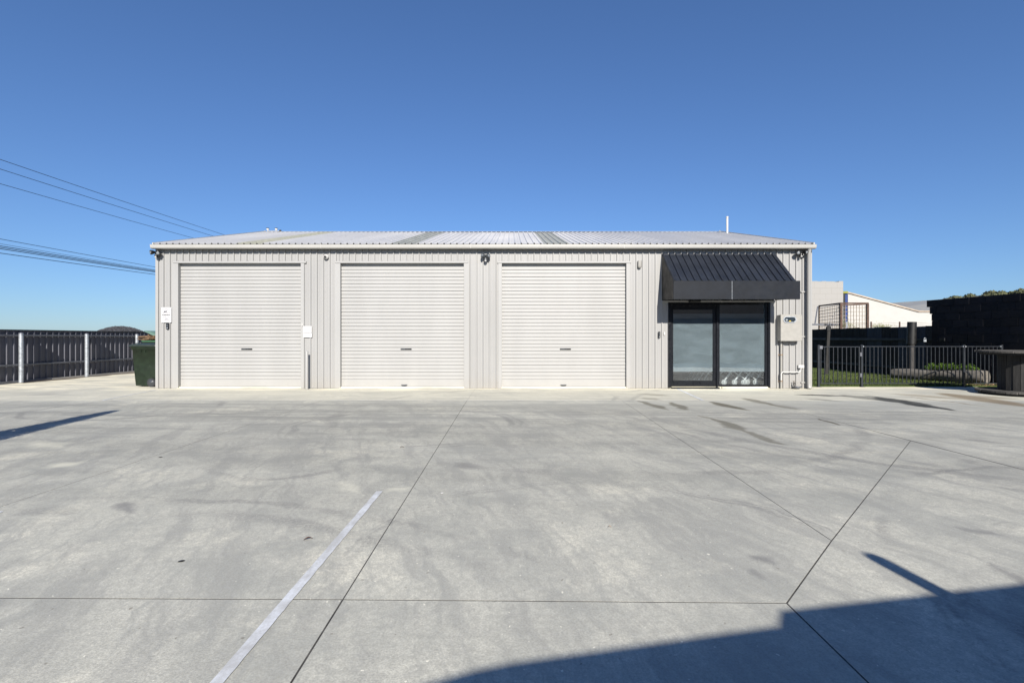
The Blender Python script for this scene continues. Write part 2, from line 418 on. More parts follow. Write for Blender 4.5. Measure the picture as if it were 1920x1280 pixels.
    for a, b, w, s_ in [((1200,752),(1250,767),.10,.55), ((1256,754),(1285,768),.13,.55), ((1335,754),(1398,768),.16,.7),
                        ((1395,746),(1450,760),.16,.5), ((1446,758),(1492,767),.12,.4),
                        ((1312,778),(1345,786),.07,.35), ((1340,785),(1395,807),.12,.5), ((1395,807),(1466,833),.09,.45),
                        ((1530,784),(1577,797),.045,.75), ((1200,738),(1245,741),.22,.3), ((1210,746),(1235,749),.2,.3)]:
        c = seg(c, gp(*a), gp(*b), w*1.1, min(1,s_*1.3), (.125,.12,.105))
    for a, b, w, s_ in [((1495,740),(1590,742),.17,.8), ((1585,741),(1680,752),.34,.5), ((1640,745),(1700,756),.25,.85), ((1690,754),(1790,769),.16,.9),
                        ((1690,750),(1740,763),.24,.8), ((1620,741),(1720,754),.11,.75), ((1510,747),(1580,752),.12,.35)]:
        c = seg(c, gp(*a), gp(*b), w, s_, wet)
    for a, b, w, s_ in [((1680,738),(1800,748),.28,.35), ((1770,738),(1930,762),.42,.65), ((1820,742),(1900,748),.3,.4), ((1690,742),(1850,762),.06,.5)]:
        c = seg(c, gp(*a), gp(*b), w, s_, (.13,.10,.065))
    for a, b, w, s_ in [((1405,1036),(1455,1055),.045,.38), ((1800,990),(1890,1003),.05,.3), ((1860,1060),(1905,1095),.035,.3),
                        ((1412,1065),(1440,1085),.03,.22), ((225,945),(250,960),.06,.35), ((860,868),(890,876),.1,.28), ((1830,870),(1800,860),.1,.2),
                        ((60,740),(110,738),.12,.35), ((230,880),(300,860),.14,-.0), ((1880,830),(1800,822),.1,.25)]:
        if s_ > 0: c = seg(c, gp(*a), gp(*b), w*1.2, min(1,s_*1.5), (.13,.13,.14), 1.0)
    for a, b, w, s_ in [((95,875),(140,868),.15,.4), ((60,830),(120,838),.2,.25), ((715,925),(760,915),.07,.25), ((640,900),(670,925),.08,.2)]:
        c = seg(c, gp(*a), gp(*b), w, s_, (.50,.49,.44), .9)
    # tyre arcs: pairs of thin rings broken up by noise
    arcmask = t.ramp(t.noise(flat, .8, 3), .42, .6, 0, 1)
    tread = t.ramp(t.noise(flat, 40, 2, .6), .35, .6, .35, 1)
    am = t.math('MULTIPLY', arcmask, tread)
    for (cx, cy, r, w, s_) in [(-1.6,7.6,1.6,.05,.30), (-1.6,7.6,1.75,.03,.25), (4.4,1.1,2.35,.06,.34), (4.4,1.1,2.55,.03,.28), (4.4,1.1,2.62,.02,.28),
                               (5.2,2.2,2.9,.05,.3), (-3.2,-1.4,5.2,.08,.26), (-3.2,-1.4,5.5,.05,.26), (1.9,-2.2,4.0,.05,.26), (1.2,9,4.2,.09,.24), (-7.2,9.4,1.5,.06,.34),
                               (0.6,2.9,1.6,.03,.26), (.6,2.9,1.66,.014,.26), (-2.4,5.6,.9,.05,.28), (7.5,9.0,5.2,.09,.26), (7.5,9.0,5.6,.06,.24)]:
        dd = t.math('ABSOLUTE', t.math('SUBTRACT', t.vmath('DISTANCE', p, (cx, cy, 0)), r))
        k = t.math('MULTIPLY', t.ramp(dd, w*.3, w*1.4, s_, 0), am)
        c = t.mix(t.math('MULTIPLY', k, 1.7), c, (.16,.16,.165))
    # the part that is driven over most is greyer than the edge of the yard
    worn = t.math('MULTIPLY', t.ramp(sx.outputs[1], 2.6, 5.2, 0, 1), t.ramp(sx.outputs[1], 9.6, 10.46, 1, 0))
    worn = t.math('MULTIPLY', worn, t.ramp(t.noise(t.scale(pf, .25, 1.0, 1, .1), 1.0, 6, .7), .3, .62, .15, .9))
    c = t.vmath('SCALE', c, t.math('MULTIPLY_ADD', worn, -.15, 1.0))
    gmn = t.node('ShaderNodeGamma'); t.put(gmn.inputs[0], c); gmn.inputs[1].default_value = 1.5      # stronger wear contrast
    c = t.vmath('MULTIPLY', gmn.outputs[0], (3.78,3.73,3.40))
    bh = t.math('ADD', t.math('MULTIPLY', gr, .5), t.math('MULTIPLY', t.noise(t.scale(flat, 3, .6, 1, .1), 16, 4, .7), .8))
    t.bump(bh, .45, .006)
    t.b.inputs['Specular IOR Level'].default_value = .35
    rr = t.ramp(big, 0, 1, .72, .85)
    return t.fin(c, rr, 0, .35)
M['concrete'] = m_concrete()

def m_line():
    t = NT('worn_line_paint'); p = t.vmath('MULTIPLY', t.pos(), (1,1,0))
    w = t.ramp(t.noise(t.scale(p, 1.4, 1, 1), 3.2, 7, .75), .38, .62, .1, .95)
    w2 = t.ramp(t.noise(p, 55, 3, .7), .40, .7, .0, .35)
    c = t.mix(w, (.86,.90,.95), (.56,.565,.56)); c = t.mix(w2, c, (.52,.52,.515))
    return t.fin(c, .7, 0, .3)
M['line'] = m_line()

def m_grass():
    t = NT('turf'); p = t.pos()
    c = t.mix(t.ramp(t.noise(p, 3.5, 4), .35, .65), (.095,.135,.040), (.125,.155,.052))
    c = t.mix(t.ramp(t.noise(p, 45, 3, .7), .4, .65, 0, .6), c, (.045,.07,.018))
    t.bump(t.noise(p, 70, 3), .8, .01); return t.fin(c, .85, 0, .2)
M['grass'] = m_grass()

# ------------------------------------------------------------------ ground
g = MB(); S = 3000
g.add([(-S,-S,-.13),(S,-S,-.13),(S,S,-.13),(-S,S,-.13)], [(0,1,2,3)])
tag(g.build('ground', M['ground']), kind='structure')
yard = empty('concrete_yard', (0,0,-.12), kind='structure')
b_ = MB(); b_.box(-14.45, 13.9, -10, 12.985, -.125, -.0007); b_.build('joint_sealant', M['sealant'], yard)

def slab(poly, gaps=.0045, z=0.0):
    """one concrete slab, inset on every side so the joints stay open"""
    n = len(poly); c = Vector((sum(p[0] for p in poly)/n, sum(p[1] for p in poly)/n)); out = []
    for i in range(n):
        p = Vector(poly[i]); a = Vector(poly[i-1]); b = Vector(poly[(i+1)%n])
        d1 = (p-a).normalized(); d2 = (b-p).normalized()
        n1 = Vector((-d1.y, d1.x)); n2 = Vector((-d2.y, d2.x))
        k = (n1+n2); k = k/ max(.3, (1+n1.dot(n2)))
        out.append(p+k*gaps)
    m = MB(); zt = z; ch = .0006
    inn = []
    for i in range(n):
        p = out[i]; a = out[i-1]; b = out[(i+1)%n]
        d1 = (p-a).normalized(); d2 = (b-p).normalized()
        k = (Vector((-d1.y, d1.x))+Vector((-d2.y, d2.x))); k = k/max(.3, (1+Vector((-d1.y,d1.x)).dot(Vector((-d2.y,d2.x)))))
        inn.append(p+k*ch)
    vs = [(q.x,q.y,-.028) for q in out]+[(q.x,q.y,zt-.0006) for q in out]+[(q.x,q.y,zt) for q in inn]
    fs = [tuple(range(2*n,3*n))]
    for i in range(n):
        j = (i+1)%n; fs.append((i,j,j+n,i+n)); fs.append((i+n,j+n,j+2*n,i+2*n))
    m.add(vs, fs); return m.build('concrete_slab', M['concrete'], yard)

xa = lambda y: -.846-.0119*(y-1.9)             # the joint that runs from the front left to the second pier
xb = lambda y: 2.08+.0314*(y-3.25)             # the joint that runs to the third door
xc = 5.13; xl = -4.0; xl2 = -9.3; xw = -14.4; xe = 9.6; xe2 = 14.5
r1 = lambda x: 2.546-.0153*(x+2.6) if x > -2.6 else 2.546
P1 = (1.367, r1(1.367)); P2 = (2.08, 3.25); P3 = (5.11, 6.40)
YT, YM, YA, YW = 10.46, 5.75, 9.14, 12.99
ymid = 5.75
def q(x0, x1, y0, y1, **k):
    f = lambda x, y: (x(y) if callable(x) else x, y)
    slab([f(x0,y0), f(x1,y0), f(x1,y1), f(x0,y1)], **k)
rows = [-3.2, None, ymid, YT]
# behind and beside the camera
q(xw, xl2, -10, -3.2); q(xl2, xl, -10, -3.2); q(xl, -.9, -10, -3.2); q(-.9, 1.345, -10, -3.2); q(1.345, xc, -10, -3.2); q(xc, xe, -10, -3.2); q(xe, xe2, -10, -3.2)
slab([(xw,-3.2),(xl2,-3.2),(xl2,r1(xl2)),(xw,r1(xw))]); slab([(xl2,-3.2),(xl,-3.2),(xl,r1(xl)),(xl2,r1(xl2))])
slab([(xl,-3.2),(xa(-3.2),-3.2),(xa(2.54),r1(-.855)),(xl,r1(xl))])
slab([(xa(-3.2),-3.2),(1.345,-3.2),(P1[0],P1[1]),(xa(2.54),r1(-.855))])
slab([(1.345,-3.2),(xc,-3.2),(xc,1.2),(xc,6.38),P3,P2,P1][0:3]+[P3,P2,P1])
slab([(xc,-3.2),(xe,-3.2),(xe,ymid+.4),(xc,ymid+.4)], .0012); slab([(xe,-3.2),(xe2,-3.2),(xe2,ymid+.4),(xe,ymid+.4)], .0012)
# middle rows
for (x0, x1) in ((xw,xl2),(xl2,xl)):
    slab([(x0,r1(x0)),(x1,r1(x1)),(x1,ymid),(x0,ymid)], .003); slab([(x0,ymid),(x1,ymid),(x1,YT),(x0,YT)], .0034)
slab([(xl,r1(xl)),(xa(2.54),r1(-.855)),(xa(ymid),ymid),(xl,ymid)], .0034)
slab([(xl,ymid),(xa(ymid),ymid),(xa(YT),YT),(xl,YT)], .0034)
slab([(xa(2.54),r1(-.855)),P1,P2,(xb(ymid),ymid),(xa(ymid),ymid)], .0034)
slab([(xa(ymid),ymid),(xb(ymid),ymid),(xb(YT),YT),(xa(YT),YT)], .0034)
xm = P2[0]+(ymid-P2[1])*(P3[0]-P2[0])/(P3[1]-P2[1])
slab([P2,(xm,ymid),(xb(ymid),ymid)], .0034)
slab([(xb(ymid),ymid),(xm,ymid),P3,(5.13,YA),(xb(YA),YA)], .0034)
slab([(xb(YA),YA),(5.13,YA),(5.13,YT),(xb(YT),YT)], .0014)
slab([(5.13,6.15),(xe,6.15),(xe,YT),(5.13,YT)], .0014); slab([(xe,6.15),(xe2,6.15),(xe2,YT),(xe,YT)], .0014)
# apron along the shed
for x0, x1 in ((xw,xl2),(xl2,xl),(xl,xa(YT)),(xa(YT),xb(YT)),(xb(YT),5.13),(5.13,xe),(xe,xe2)):
    slab([(x0,YT),(x1,YT),(x1,YW),(x0,YW)], .0014)
# side yard between the shed and the steel fence, and the strip before the lawn
slab([(xw,YW),(-9.33,YW),(-9.33,18.5),(-14.25,18.5),(-14.25,16.2),(xw,16.0)], .003)
slab([(xw+.35,18.5),(-9.33,18.5),(-9.33,26),(xw+.35,26)], .003)
slab([(7.86,YW),(13.9,YW),(13.9,13.42),(7.86,13.42)], .003)
# dirt margin along the fence
m = MB(); random.seed(3); n = 30; vs = []
for i in range(n):
    y = 14.5+i*.4
    vs += [(-14.44, y, .012), (-14.18+random.uniform(-.05,.16)*min(1,(i/4)), y, .008)]
m.add(vs, [(2*i,2*i+1,2*i+3,2*i+2) for i in range(n-1)])
tag(m.build('dirt_strip', M['dirt']), kind='structure')
# painted bay lines
def paint(x0, y0, x1, y1, w, name='bay_line', rag=.0018):
    a = Vector((x0,y0)); b = Vector((x1,y1)); L = (b-a); n = max(6, int(L.length/.06)); u = L.normalized(); v = Vector((-u.y,u.x)); vs = []
    for i in range(n+1):
        p = a+L*i/n
        for s_ in (-1,1):
            q_ = p+v*s_*(w/2+random.uniform(-rag, rag)); vs.append((q_.x,q_.y,.004))
    m = MB(); m.add(vs, [(2*i,2*i+2,2*i+3,2*i+1) for i in range(n)])
    for f_ in range(0): pass
    return tag(m.build(name, M['line']), kind='structure')
paint(-1.115, -1.5, -1.137, 4.287, .053)
paint(-3.91, -1.5, -3.89, 3.79, .066)
paint(4.28, 12.9, 4.02, 10.5, .07)
paint(-8.6, 10.49, 4.0, 10.49, .028, 'edge_line', .008)
paint(-8.62, 10.5, -9.0, 12.6, .05, 'edge_line', .012)

# lawn behind the pool fence
m = MB(); m.box(7.86, 13.6, 13.44, 25, -.1, .022); tag(m.build('lawn', M['grass']), kind='structure')
m = MB(); random.seed(5)
for i in range(26000):
    x = random.uniform(7.9, 13.4); y = 13.46+abs(random.gauss(0,1))*3.6
    if y > 24: continue
    h = random.uniform(.02,.045); a = random.uniform(0,math.pi); dx, dy = math.cos(a)*.008, math.sin(a)*.008
    m.add([(x-dx,y-dy,.02),(x+dx,y+dy,.02),(x+random.uniform(-.012,.012),y+random.uniform(-.012,.012),.02+h)], [(0,1,2)])
tag(m.build('grass_blades', M['grass']), 'short green turf blades covering the lawn behind the black pool fence', 'grass', kind='stuff')

# ------------------------------------------------------------------ the shed
FY = 13.0                                    # plane of the wall pans
BX0, BX1 = -9.265, 7.795
PITCH, PH = 11.97/72, -1.253
RIB = .030
BACKY = 24.4; RIDGEY = 18.7; EZ, RZ = 3.735, 5.262
shed = empty('storage_shed', ((BX0+BX1)/2, FY, 0), 'long low cream steel shed with three roller doors and a glazed entrance', 'shed')

def profile(x0, x1, pitch=PITCH, ph=PH, h=RIB, half=.020, crest=.011):
    """(x, out) profile of ribbed cladding between x0 and x1"""
    pts = []
    k0 = math.floor((x0-ph)/pitch)-1; k1 = math.ceil((x1-ph)/pitch)+1
    for k in range(k0, k1+1):
        c = ph+k*pitch
        pts += [(c-half,0),(c-crest,h),(c+crest,h),(c+half,0)]
        w = pitch-2*half
        for f_ in (.36,.64):
            mx = c+half+w*f_; pts += [(mx-.006,0),(mx-.003,.0028),(mx+.003,.0028),(mx+.006,0)]
    out = []
    def lerp(a,b,x): 
        f_ = (x-a[0])/(b[0]-a[0]); return (x, a[1]+(b[1]-a[1])*f_)
    for a, b in zip(pts, pts[1:]):
        if b[0] < x0 or a[0] > x1: continue
        if a[0] < x0 < b[0]: out.append(lerp(a,b,x0))
        elif a[0] >= x0 and a[0] <= x1: out.append(a)
        if a[0] <= x1 < b[0]: out.append(lerp(a,b,x1))
    return out
def wall_section(x0, x1, z0, z1):
    k = math.floor((x0-PH-PITCH*.5)/(PITCH*4)); x = x0
    while x < x1-1e-4:
        nx = min(x1, PH+PITCH*.5+(k+1)*PITCH*4-.0)
        if nx-x > .01:
            pr = profile(x, nx); mm = MB(); n = len(pr)
            vs = [(a, FY-o, z0) for a,o in pr]+[(a, FY-o, z1) for a,o in pr]
            mm.add(vs, [(i,i+1,i+1+n,i+n) for i in range(n-1)])
            # lapped edge: the overlapping rib stands a few millimetres proud
            mm.build('wall_sheet', M['wall'], shed)
        x = nx; k += 1
D = [(-8.67,-5.486), (-4.46,-1.25), (-.264,2.972)]
HD = 3.257
EX0, EX1, EH = 4.056, 6.71, 2.236
tz = 3.70
for a, b in ((BX0+.03, D[0][0]-.05), (D[0][1]+.03, D[1][0]-.03), (D[1][1]+.03, D[2][0]-.03), (D[2][1]+.03, EX0), (EX1, BX1-.02)):
    wall_section(a, b, .005, tz)
for a, b in ((D[0][0]-.05, D[0][1]+.03), (D[1][0]-.03, D[1][1]+.03), (D[2][0]-.03, D[2][1]+.03)):
    wall_section(a, b, HD+.045, tz)
wall_section(EX0, EX1, EH+.04, tz)
# screws, small hex heads in rows: far too many to pick apart
m = MB()
for zz in (.15, 1.335, 2.51):
    k = 0; x = BX0+.1
    while x < BX1-.1:
        c = PH+round((x-PH)/PITCH)*PITCH+.045
        if not any(a-.08 < c < b+.06 for a,b in D) and not (EX0-.02 < c < EX1+.02):
            m.tube([(c,FY-.001,zz+random.uniform(-.004,.004)),(c,FY-.009,zz)], .006, 6, smooth=False)
        x += PITCH
for a, b in D:
    x = a
    while x < b:
        c = PH+round((x-PH)/PITCH)*PITCH+.045
        m.tube([(c,FY-.001,HD+.07),(c,FY-.008,HD+.07)], .006, 6, smooth=False); x += PITCH
tag(m.build('wall_screws', M['trim'], shed), kind='stuff')
# corner flashings
m = MB(); m.box(BX0, BX0+.075, FY-.036, FY+.02, .003, 3.72, .004); m.build('corner_flashing', M['trim'], shed)
m = MB(); m.box(BX1-.04, BX1, FY-.036, FY+.02, .003, 3.72, .004); m.build('corner_flashing', M['trim'], shed)
# sides and back
for sx_, nm in ((BX0+.002,'side_wall'), (BX1-.002,'side_wall')):
    pr = profile(FY+.02, BACKY, ph=13.1); mm = MB(); n = len(pr); s_ = -1 if sx_ < 0 else 1
    def top(y): return EZ+(RZ-EZ)*(y-12.9)/(RIDGEY-12.9)-.04 if y < RIDGEY else RZ-.04-(RZ-EZ)*(y-RIDGEY)/(BACKY+.1-RIDGEY)
    vs = [(sx_+s_*o, a, .005) for a,o in pr]+[(sx_+s_*o, a, top(a)) for a,o in pr]
    mm.add(vs, [(i,i+1,i+1+n,i+n) for i in range(n-1)]); mm.build(nm, M['wall'], shed)
m = MB(); m.box(BX0+.01, BX1-.01, BACKY-.05, BACKY, .005, 3.7); m.build('back_wall', M['wall'], shed)
# floor slab: its lip shows under the doors
m = MB(); m.box(BX0+.02, BX1-.02, FY+.012, BACKY-.06, -.1, .045); m.build('floor_slab', M['concrete'], shed)
for a, b in D:
    m = MB(); m.add([(a-.03,12.93,.003),(b+.03,12.93,.003),(b,FY+.09,.047),(a,FY+.09,.047),(a-.03,FY+.09,.003),(b+.03,FY+.09,.003)], [(0,1,2,3),(0,3,4),(1,5,2)])
    m.build('door_sill', M['concrete'], shed)

# roof sheets
sl_len = math.hypot(RIDGEY-12.88, RZ-EZ); slope = math.atan2(RZ-EZ, RIDGEY-12.88)
W4 = PITCH*4
RX0, RX1 = -9.26, 7.79
def roof_sheet(x0, x1, mat, up=0.0):
    pr = profile(x0, x1, h=.028, half=.024, crest=.010); mm = MB(); n = len(pr)
    ny, nz = -math.sin(slope), math.cos(slope)
    def pt(a, o, s): 
        return (a, 12.88+math.cos(slope)*s+ny*(o+up), EZ+math.sin(slope)*s+nz*(o+up))
    vs = [pt(a,o,-.02) for a,o in pr]+[pt(a,o,sl_len) for a,o in pr]
    mm.add(vs, [(i,i+1,i+1+n,i+n) for i in range(n-1)])
    # step of the side lap
    mm.add([pt(x1-.012,.0005,-.02), pt(x1,-.012,-.02), pt(x1,-.012,sl_len), pt(x1-.012,.0005,sl_len)], [(0,1,2,3)])
    return mm.build('roof_sheet', mat, shed)
x = RX0; k = math.floor((RX0-PH-PITCH*.5)/W4)
while x < RX1-.01:
    nx = min(RX1, PH+PITCH*.5+(k+1)*W4); c = (x+nx)/2; mat = M['roof']; lab = None
    if -2.95 < c < -2.2: mat = M['skylight']; lab = 'grey green translucent roof sheet, left of the two dark ones'
    elif 1.0 < c < 1.75: mat = M['skylight']; lab = 'grey green translucent roof sheet, right of the two dark ones'
    elif -7.2 < c < -6.5: mat = M['skylight_yellow']; lab = 'yellowed translucent roof sheet near the left end'
    o = roof_sheet(x, nx, mat, .0 if k % 2 else .002)
    if lab: o['label'] = lab
    x = nx; k += 1
m = MB(); m.add([(RX0,RIDGEY,RZ),(RX1,RIDGEY,RZ),(RX1,BACKY+.1,EZ),(RX0,BACKY+.1,EZ)], [(0,1,2,3)]); m.build('rear_roof', M['roof'], shed)
m = MB()
m.extrude([(RIDGEY-.17, RZ-.012),(RIDGEY-.168, RZ-.009),(RIDGEY-.02, RZ+.031),(RIDGEY, RZ+.034),(RIDGEY+.02, RZ+.031),(RIDGEY+.17,RZ-.01)], RX0-.02, RX1+.02, 'x')
m.build('ridge_cap', M['roof'], shed)
for xx in (RX0-.012, RX1-.022):
    m = MB()
    for (ya, za, yb, zb) in ((12.86, EZ+.0, RIDGEY, RZ+.035), (RIDGEY, RZ+.035, BACKY+.1, EZ+.03)):
        m.add([(xx,ya,za-.1),(xx+.035,ya,za-.1),(xx+.035,ya,za+.035),(xx,ya,za+.035),(xx,yb,zb-.1),(xx+.035,yb,zb-.1),(xx+.035,yb,zb+.02),(xx,yb,zb+.02)],
              [(0,1,2,3),(7,6,5,4),(0,3,7,4),(1,5,6,2),(3,2,6,7),(0,4,5,1)])
    m.build('barge_flashing', M['gutter'], shed)
# gutter with a rounded front and a rolled lip
gy = 12.90
prof_g = [(gy,3.70),(gy,3.615),(gy-.02,3.602),(gy-.075,3.602)]
for k in range(9):
    a = R(-90+k*10); prof_g.append((gy-.078-.042*math.cos(a)+.0, 3.66+.058*math.sin(a)))
prof_g += [(gy-.122,3.668),(gy-.122,3.692),(gy-.129,3.697),(gy-.127,3.706),(gy-.112,3.706),(gy-.108,3.698)]
m = MB(); m.extrude(prof_g, RX0-.008, RX1+.008, 'x')
for xx in (RX0-.008, RX1+.008): m.add([(xx,a,b) for a,b in prof_g[:-3]], [tuple(range(len(prof_g)-3))])
m.build('gutter', M['gutter'], shed)
for xx in (-1.07, 2.86, -4.9):
    m = MB(); m.box(xx, xx+.02, gy-.1255, gy-.118, 3.61, 3.72); m.build('gutter_joiner', M['gutter'], shed)
m = MB(); m.add([(RX0,gy,3.70),(RX1,gy,3.70),(RX1,FY+.02,3.70),(RX0,FY+.02,3.70)],[(3,2,1,0)]); m.build('eave_closure', M['trim'], shed)

# roller doors
slat_h = .0924
slat_meshes = {}
def slat_mesh(w):
    # rounded bottom lip, flat face, small step under the next slat
    pr = [(0.0,-.003),(.006,-.003),(.009,0),(.0095,.010),(.004,.018),(.0025,.05),(.004,slat_h-.012),(.009,slat_h-.006),(.006,slat_h-.003),(0,slat_h-.002)]
    pr = [(.019,0.0),(.006,.0005),(0,.005),(0,.02),(.001,.05),(0,slat_h-.022),(.003,slat_h-.016),(.019,slat_h-.013),(.019,slat_h)]
    m = MB(); m.extrude([(a,b) for a,b in pr], -w/2, w/2, 'x'); return m.mesh('slat', M['door'])
for i, (a, b) in enumerate(D):
    dr = empty('roller_door', ((a+b)/2, FY+.07, .047), parent=shed)
    dr['label'] = ['roller door beside the surveillance sign, without a bottom pull', 'middle roller door between the two piers', 'roller door next to the glazed entrance'][i]
    w = b-a+.02; me = slat_mesh(w); z = .047+.19; n = 0
    while z < HD+.02:
        o = inst(me, 'slat', dr, ((a+b)/2, FY+.07+random.uniform(-.0012,.0012), z)); z += slat_h
    m = MB(); m.extrude([(FY+.085,.049),(FY+.068,.049),(FY+.066,.053),(FY+.066,.068),(FY+.070,.072),(FY+.070,.225),(FY+.074,.230),(FY+.084,.236)], a-.01, b+.01, 'x')
    m.build('bottom_rail', M['door'], dr)
    m = MB(); m.box(a, b, FY+.074, FY+.084, .0475, .062); m.build('rubber_seal', M['rubber'], dr)
    m = MB(); m.box(a-.01, b+.01, FY+.10, FY+.12, .05, HD+.1); m.build('curtain_back', M['black'], dr)
    hx = (456-960, 758.8-960, 1061.5-960)[i]/72.6
    m = MB(); m.box(hx-.143, hx+.143, FY+.060, FY+.068, 1.000, 1.040, .003); hd = m.build('handle', M['black_plastic'], dr)
    m = MB(); m.box(hx-.135, hx-.02, FY+.050, FY+.0605, 1.006, 1.034, .003); m.tube([(hx+.03,FY+.045,1.02),(hx+.03,FY+.0605,1.02)], .011, 12)
    m.build('lock', M['grey_plastic'], hd)
    if i:
        hx = (0, 755.3-960, 1057.7-960)[i]/72.6; m = MB(); vs = []
        for k in range(13):
            t_ = math.pi*k/12; vs.append((hx-math.cos(t_)*.075, .085-math.sin(t_)*.034))
        n_ = len(vs)
        m.add([(x_,FY+.045-.0*z_,z_) for x_,z_ in vs]+[(x_,FY+.066,z_+.004) for x_,z_ in vs], [tuple(range(n_))]+[(j,j+1,j+1+n_,j+n_) for j in range(n_-1)]+[(n_-1,0,n_,2*n_-1)])
        m.box(hx-.08, hx+.08, FY+.052, FY+.067, .085, .093); m.build('pull', M['grey_plastic'], dr)
# trims round the doors
trims = [(-8.83,-8.67), (-5.486,-5.405), (-4.60,-4.46), (-1.25,-1.115), (-.36,-.264), (2.972,3.065)]
for a, b in trims:
    left = any(abs(b-d[0]) < 1e-6 for d in D)
    m = MB(); m.box(a+(0 if left else .004), b-(.004 if left else 0), FY-.037, FY-.031, .004, HD-.004, .001)
    xx = b if left else a
    m.box(xx-(.004 if left else 0), xx+(0 if left else .004), FY-.037, FY+.10, .047 if 0 else .006, HD-.004)
    m.build('jamb_flashing', M['trim'], shed)
for (p0, p1), (a, b) in zip(((323.7,573.7),(627.8,877.2),(933,1183.8)), D):
    x0, x1 = wx(p0, 12.95), wx(p1, 12.95)
    m = MB(); m.box(x0, x1, FY-.050, FY-.001, HD-.002, HD+.048, .003); m.box(a, b, FY, FY+.12, HD-.0, HD+.02)
    m.build('head_flashing', M['trim'], shed)
m = MB(); m.box(4.056-.15, EX1+.13, FY-.055, FY-.001, EH+.004, EH+.045, .003); m.build('head_flashing', M['trim'], shed)

# entrance: sliding door leaf and a fixed sheet of glass
FB = .03
def frame_bars(bars, name, parent, mat=M['black_frame']):
    m = MB()
    for b in bars: m.box(*b, .003)
    return m.build(name, mat, parent)
ent = empty('entrance_frame', ((EX0+EX1)/2, FY, .0), parent=shed)
frame_bars([(EX0+.002,EX0+.075,FY-.045,FY+.07,.03,EH), (EX0+.077,EX0+.105,FY-.02,FY+.09,.05,EH-.04)], 'left_jamb', ent)
frame_bars([(EX1-.125,EX1-.06,FY-.012,FY+.08,.05,EH), (EX1-.058,EX1-.002,FY-.045,FY+.07,.02,EH)], 'right_jamb', ent)
frame_bars([(EX0+.077,EX1-.127,FY-.02,FY+.09,EH-.035,EH-.001)], 'head', ent)
xs0, xs1 = 5.255, 5.41            # mullion zone
frame_bars([(xs0+.06,xs0+.115,FY-.03,FY+.05,.05,EH-.037),(xs0+.118,xs1,FY+.005,FY+.075,.05,EH-.037)], 'mullion', ent)
frame_bars([(xs1+.002,EX1-.127,FY+.0,FY+.06,.05,.10)], 'sill', ent)
m = MB(); m.box(EX0+.08, xs0+.12, FY-.10, FY-.0, .003, .036, .006); m.build('threshold', M['black_frame'], ent)
m = MB(); m.box(xs1+.05, EX1-.01, FY-.035, FY+.01, .003, .046, .004); m.build('sill_mortar', M['concrete'], ent)
sd = empty('sliding_door', ((EX0+xs0)/2, FY, .05), parent=shed)
dl, dr_, db, dt = EX0+.108, xs0+.03, .05, EH-.04
gz0, gz1 = wz(713,13.03), wz(581,13.03)
frame_bars([(dl,dl+.035,FY+.0,FY+.045,db,dt), (dr_-.05,dr_+.025,FY+.0,FY+.045,db,dt), (dl+.037,dr_-.052,FY,FY+.045,db,gz0), (dl+.037,dr_-.052,FY,FY+.045,gz1,dt)], 'leaf_frame', sd)
m = MB(); m.box(dl+.03, dr_-.045, FY+.018, FY+.024, gz0-.01, gz1+.01); m.build('glass_pane', M['glass'], sd)
fz0, fz1 = wz(696.5,13.05), wz(588,13.05)
def sheet(x0, x1, y, z0, z1, name, mat, parent):
    m = MB(); m.box(x0, x1, y, y+.0012, z0, z1); return m.build(name, mat, parent)
sheet(dl+.037, dr_-.052, FY+.0255, fz0, fz1, 'frosted_film', M['film'], sd)
sw = empty('fixed_window', ((xs1+EX1)/2, FY, .1), parent=shed)
wx0, wx1 = xs1, EX1-.127
m = MB(); m.box(wx0+.001, wx1-.001, FY+.02, FY+.026, .101, EH-.038); m.build('glass_pane', M['glass'], sw)
sheet(wx0+.002, wx1-.002, FY+.0275, fz0, fz1, 'frosted_film', M['film'], sw)
frame_bars([(wx0+.002, wx0+.02, FY+.03, FY+.05, .101, EH-.038), (wx1-.02, wx1-.002, FY+.03, FY+.05, .101, EH-.038)], 'bead', sw)
# the room behind
m = MB(); m.add([(3.3,FY+.13,.05),(7.7,FY+.13,.05),(7.7,17.5,.05),(3.3,17.5,.05)], [(0,1,2,3)]); m.build('shop_floor', M['interior_floor'], shed)
m = MB(); m.add([(3.3,17.5,.05),(7.7,17.5,.05),(7.7,17.5,3.0),(3.3,17.5,3.0)], [(0,1,2,3)])
m.add([(3.3,FY+.13,.05),(3.3,17.5,.05),(3.3,17.5,3.0),(3.3,FY+.13,3.0)], [(0,1,2,3)]); m.add([(7.7,FY+.13,.05),(7.7,17.5,.05),(7.7,17.5,3.0),(7.7,FY+.13,3.0)], [(3,2,1,0)])
m.add([(3.3,FY+.13,3.0),(7.7,FY+.13,3.0),(7.7,17.5,3.0),(3.3,17.5,3.0)], [(3,2,1,0)]); m.build('shop_lining', M['interior'], shed)

# downpipe on the right corner
m = MB(); dx_, dy_ = wx(1516, 12.9), 12.885
m.tube([(dx_,dy_-.03,3.61),(dx_,dy_,3.52),(dx_,dy_,.16),(dx_,dy_-.01,.06),(dx_,dy_-.03,.01)], .047, 16)
dp = m.build('downpipe', M['trim'], shed)
for zz in (wz(547,12.95), wz(631,12.95), wz(717,12.95)):
    m = MB(); m.tube([(dx_,dy_,zz-.012),(dx_,dy_,zz+.012)], .0495, 16); m.box(dx_-.15, dx_-.06, FY-.035, FY-.02, zz-.018, zz+.018, .002); m.box(dx_-.06, dx_-.03, FY-.05, FY-.03, zz-.01, zz+.01)
    m.build('pipe_bracket', M['trim'], dp)

